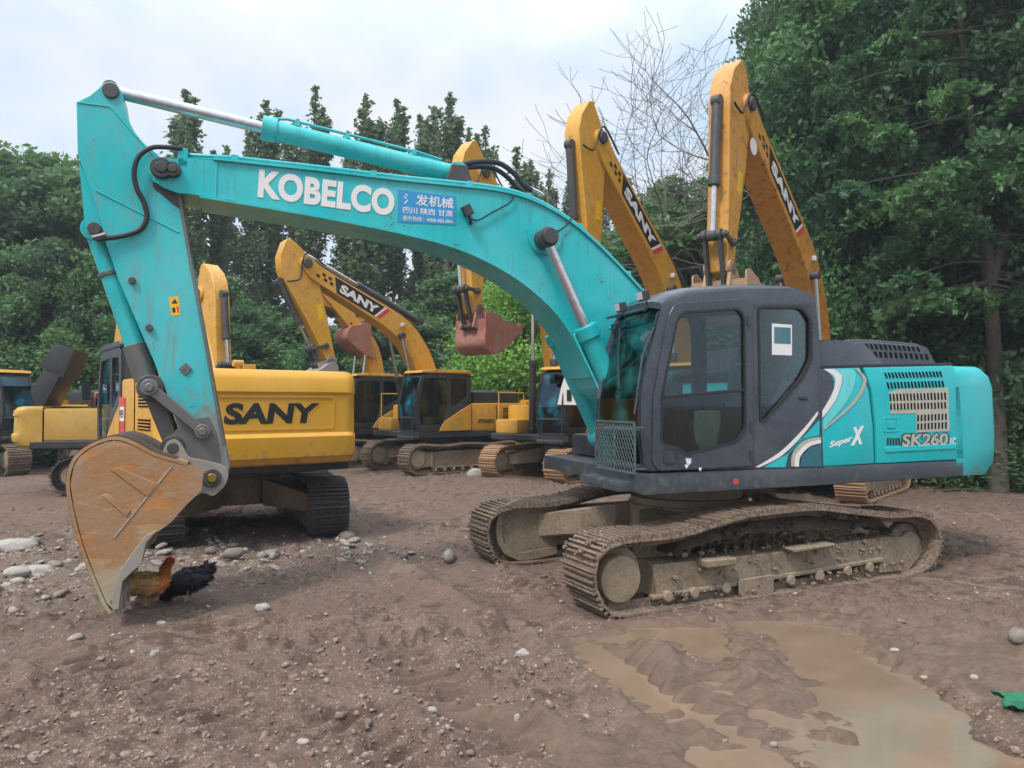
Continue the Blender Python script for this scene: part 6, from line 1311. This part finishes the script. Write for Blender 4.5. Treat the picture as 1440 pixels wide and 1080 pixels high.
# ------------------------------------------------------------------ hens, scraps, small finishing things
feather_gold = mudmat('golden_feathers', (.46, .25, .085), (.30, .15, .05), (.58, .38, .16), .6, 9, .8, .01)
feather_neck = mudmat('orange_neck_feathers', (.60, .17, .03), (.48, .10, .02), (.65, .27, .07), .5, 9, .7, .008)
feather_black = mudmat('black_feathers', (.014, .015, .018), (.008, .009, .011), (.03, .032, .036), .5, 9, .5, .01)
comb_red = plain('comb_red', (.55, .02, .03), .5); leg_y = plain('leg_skin', (.35, .25, .10), .6)
def fowl(name, label, px, py, L, head_dir, body_m, neck_m, tail_m, peck=False, yaw=0.0, cock=True):
    p = on_ground(px, py); r = empty(name, (p.x, p.y, float(gh(p.x + np.linspace(-.15, .15, 9), p.y + np.linspace(-.1, .1, 9)).max()) - .01), yaw, label, 'chicken'); s = L
    # body: one lofted surface from tail root to beak base; x forward
    if not peck: sp = [(-.50, .62, .05), (-.40, .60, .14), (-.22, .54, .23), (0, .48, .27), (.20, .48, .25), (.34, .58, .18), (.40, .72, .115), (.43, .86, .085), (.47, .97, .078), (.53, 1.01, .06), (.58, 1.0, .03)]
    else: sp = [(-.55, .78, .05), (-.42, .68, .14), (-.24, .56, .23), (0, .48, .27), (.20, .40, .25), (.36, .30, .18), (.46, .22, .11), (.54, .14, .08), (.60, .08, .07), (.65, .05, .04)]
    V = []; n = 16; P = spline([(a, b) for a, b, c in sp], 3); RR = spline([(c, c) for a, b, c in sp], 3)
    for i, (x, z) in enumerate(P):
        a = Vector(P[max(i - 1, 0)]); b = Vector(P[min(i + 1, len(P) - 1)]); t = (b - a).normalized(); nv = Vector((-t.y, t.x)); rr = RR[i][0]
        V.append([((x + nv.x * rr * math.sin(k * 6.2832 / n) * 1.05) * s, rr * .82 * math.cos(k * 6.2832 / n) * s, (z + nv.y * rr * math.sin(k * 6.2832 / n) * 1.05) * s) for k in range(n)])
    mb = MB(); mb.rings(V); bd = mb.build('body', body_m, r, smooth=80)
    rg = np.random.default_rng(int(px)); cent = []; 
    for i, q in enumerate(V):
        for v in q: cent += [np.array(v) + rg.normal(0, .006 * 1, 3) for _ in range(3)]
    cen = np.array(cent); zz = cen[:, 2] / s
    isn = (cen[:, 0] / s > .27) if not peck else (cen[:, 0] / s > .9)
    def feathers(c, size, mat, nm, sd):
        d = np.tile(np.array([[-.9, 0, -.35]]), (len(c), 1)) + rg.normal(0, .28, (len(c), 3)); d /= np.linalg.norm(d, axis=1)[:, None]; out = c.copy(); out[:, 0] = 0; out[:, 2] -= .5 * s; out /= np.linalg.norm(out, axis=1)[:, None] + 1e-6; w = np.cross(d, out); w /= np.linalg.norm(w, axis=1)[:, None] + 1e-6
        q = size * rg.uniform(.7, 1.3, len(c))[:, None]; Vv = np.stack([c - d * q * .5, c + w * q * .4 + out * q * .1, c + d * q + out * q * .12, c - w * q * .4 + out * q * .1], 1).reshape(-1, 3); npmesh(nm, Vv, np.arange(len(c) * 4).reshape(-1, 4), mat, bd, attr=dict(tone=np.zeros(len(Vv))))
    feathers(cen[~isn], .05 * s / .42, body_m, 'plumage', 1)
    if isn.any(): feathers(cen[isn], .035 * s / .42, neck_m, 'hackle', 2)
    wg = MB()
    for sy in (1, -1): wg.rings([[((x0) * s, sy * (.20 + .025 * math.sin(t * 3.14)) * s, (zc + zr * math.cos(k * .785)) * s) if False else ((x0 + .0) * s, sy * (.195 + .035 * math.sin(math.pi * (t + .1)) + .012 * math.cos(k * .785)) * s, (zc + zr * math.sin(k * .785)) * s) for k in range(8)] for t, x0, zc, zr in ((0, .26, .52, .05), (.2, .2, .52, .12), (.5, .0, .52, .15), (.8, -.25, .56, .1), (1, -.45, .6, .02))])
    wg.build('wing', body_m, bd, smooth=70)
    tl = MB(); rnd = random.Random(int(px))
    for k in range(14):
        a = R(rnd.uniform(100, 150) if not peck else rnd.uniform(70, 135)); l = rnd.uniform(.26, .42) * (1 if not peck else .95); y = rnd.uniform(-.06, .06); b0 = Vector((-.42 * s, y * s, .62 * s)); e = b0 + Vector((math.cos(a) * l * s, y * s * .6, math.sin(a) * l * s)); m_ = b0.lerp(e, .6) + Vector((-.02, 0, .03)) * s
        tl.tube([b0, m_, e + Vector((-.04 * s, 0, -.03 * s))], [.035 * s, .05 * s, .008 * s], 5)
    tl.build('tail', tail_m, bd, smooth=70)
    hx, hz = (.55, 1.0) if not peck else (.62, .07); dx = Vector((1, 0, -.1)) if not peck else Vector((.6, 0, -.8))
    bk = MB(); h = Vector((hx * s, 0, hz * s)); bk.tube([h, h + dx.normalized() * .09 * s], [.022 * s, .003 * s], 6); bk.build('beak', leg_y, bd)
    if cock:
        cm = MB(); q = [(.44, 1.05), (.43, 1.13), (.47, 1.10), (.49, 1.17), (.52, 1.11), (.55, 1.15), (.57, 1.08), (.60, 1.03), (.53, 1.03)]; cm.prism([(a * s, b * s) for a, b in q], -.012 * s, .012 * s); cm.build('comb', comb_red, bd, bev=.002)
        cm = MB()
        for sy in (1, -1): cm.tube([(.53 * s, sy * .045 * s, .99 * s), (.55 * s, sy * .045 * s, .90 * s)], [.045 * s, .02 * s], 8)
        cm.build('wattle', comb_red, bd)
    else:
        cm = MB(); cm.tube([h + Vector((-.05, 0, .03)) * s, h + Vector((0, 0, .05)) * s], [.02 * s, .012 * s], 6); cm.build('comb', comb_red, bd)
    ey = MB()
    for sy in (1, -1): ey.tube([((hx - .05) * s, sy * .06 * s, (hz + .02) * s), ((hx - .05) * s, sy * .072 * s, (hz + .02) * s)], .012 * s, 8)
    ey.build('eye', M['rubber'], bd)
    for sy in (1, -1):
        lg = MB(); lg.tube([(-.02 * s, sy * .1 * s, .30 * s), (.02 * s, sy * .1 * s, .16 * s), (.0, sy * .1 * s, .02 * s)], [.05 * s, .022 * s, .018 * s], 7)
        for a in (-.5, 0, .5, 3.14): lg.tube([(0, sy * .1 * s, .02 * s), (math.cos(a) * .1 * s, (sy * .1 + math.sin(a) * .1) * s, .01 * s)], [.013 * s, .006 * s], 5)
        lg.build('leg', leg_y, r, smooth=60)
    return r
fowl('rooster', 'golden-brown rooster with red comb, standing beside the bucket teeth', 206, 850, .43, 1, feather_gold, feather_neck, feather_black, False, R(12), True)
fowl('hen', 'black hen with raised tail pecking the ground right of the rooster', 266, 845, .41, -1, feather_black, feather_black, feather_black, True, R(186), False)
# green cloth at the right edge
gm_ = plain('green_cloth', (.01, .15, .07), .8); p = on_ground(1440, 994); V = []; nn = 16
for i in range(nn):
    for j in range(nn):
        u, v = i / (nn - 1) - .5, j / (nn - 1) - .5; V.append((u * .30 + .03 * math.sin(9 * v), v * .2 + .02 * math.sin(11 * u), .03 + .025 * noise.noise(Vector((u * 7, v * 9, 1))) + .02 * math.sin(u * 13 + v * 5)))
mb = MB(); mb.add(V, [(i * nn + j, (i + 1) * nn + j, (i + 1) * nn + j + 1, i * nn + j + 1) for i in range(nn - 1) for j in range(nn - 1)]); o = mb.build('cloth_scrap', gm_, smooth=80); o.location = (p.x + .02, p.y, float(gh(p.x, p.y)[0]) + .01); so = o.modifiers.new('thick', 'SOLIDIFY'); so.thickness = .006; tag(o, 'crumpled dark green cloth lying in mud at the right edge', 'cloth')
# fallen branches at the foot of the right-hand trees
rnd = random.Random(3)
lbs = ['nearest the tail of the teal machine', 'below the right-hand trunk', 'at the right edge beyond the trunk']
for k in range(3):
    p = on_ground(1372 + k * 28, 692 - k * 3); mb = MB(); mb.tube([(-.7, 0, .03), (-.2, .06, .06), (.3, -.03, .05), (.9, .05, .09)], [.03, .026, .02, .008], 7); mb.tube([(.1, 0, .05), (.4, .2, .16)], [.014, .005], 5); o = mb.build('fallen_branch', bark, smooth=60); o.location = (p.x, p.y, float(gh(p.x, p.y)[0])); o.rotation_euler.z = rnd.uniform(-.4, .4); tag(o, 'thin fallen branch on the mud ' + lbs[k], 'branch', 'fallen branches under the right-hand trees')
# sticks and weeds
p0 = fJ.P(1094 - 35, 204, .275)
# ------------------------------------------------------------------ damp air
hm = bpy.data.materials.new('haze'); hm.use_nodes = True; N, L = hm.node_tree.nodes, hm.node_tree.links
for n in list(N):
    if n.type != 'OUTPUT_MATERIAL': N.remove(n)
pv = N.new('ShaderNodeVolumePrincipled'); pv.inputs['Color'].default_value = (.80, .88, .95, 1); pv.inputs['Density'].default_value = .0013; pv.inputs['Anisotropy'].default_value = .2
L.new(pv.outputs[0], [n for n in N if n.type == 'OUTPUT_MATERIAL'][0].inputs['Volume'])
mb = MB(); mb.b2(-560, 560, -360, 760, -2.5, 30); hz_o = mb.build('haze', hm, smooth=0); tag(hz_o, kind='stuff')
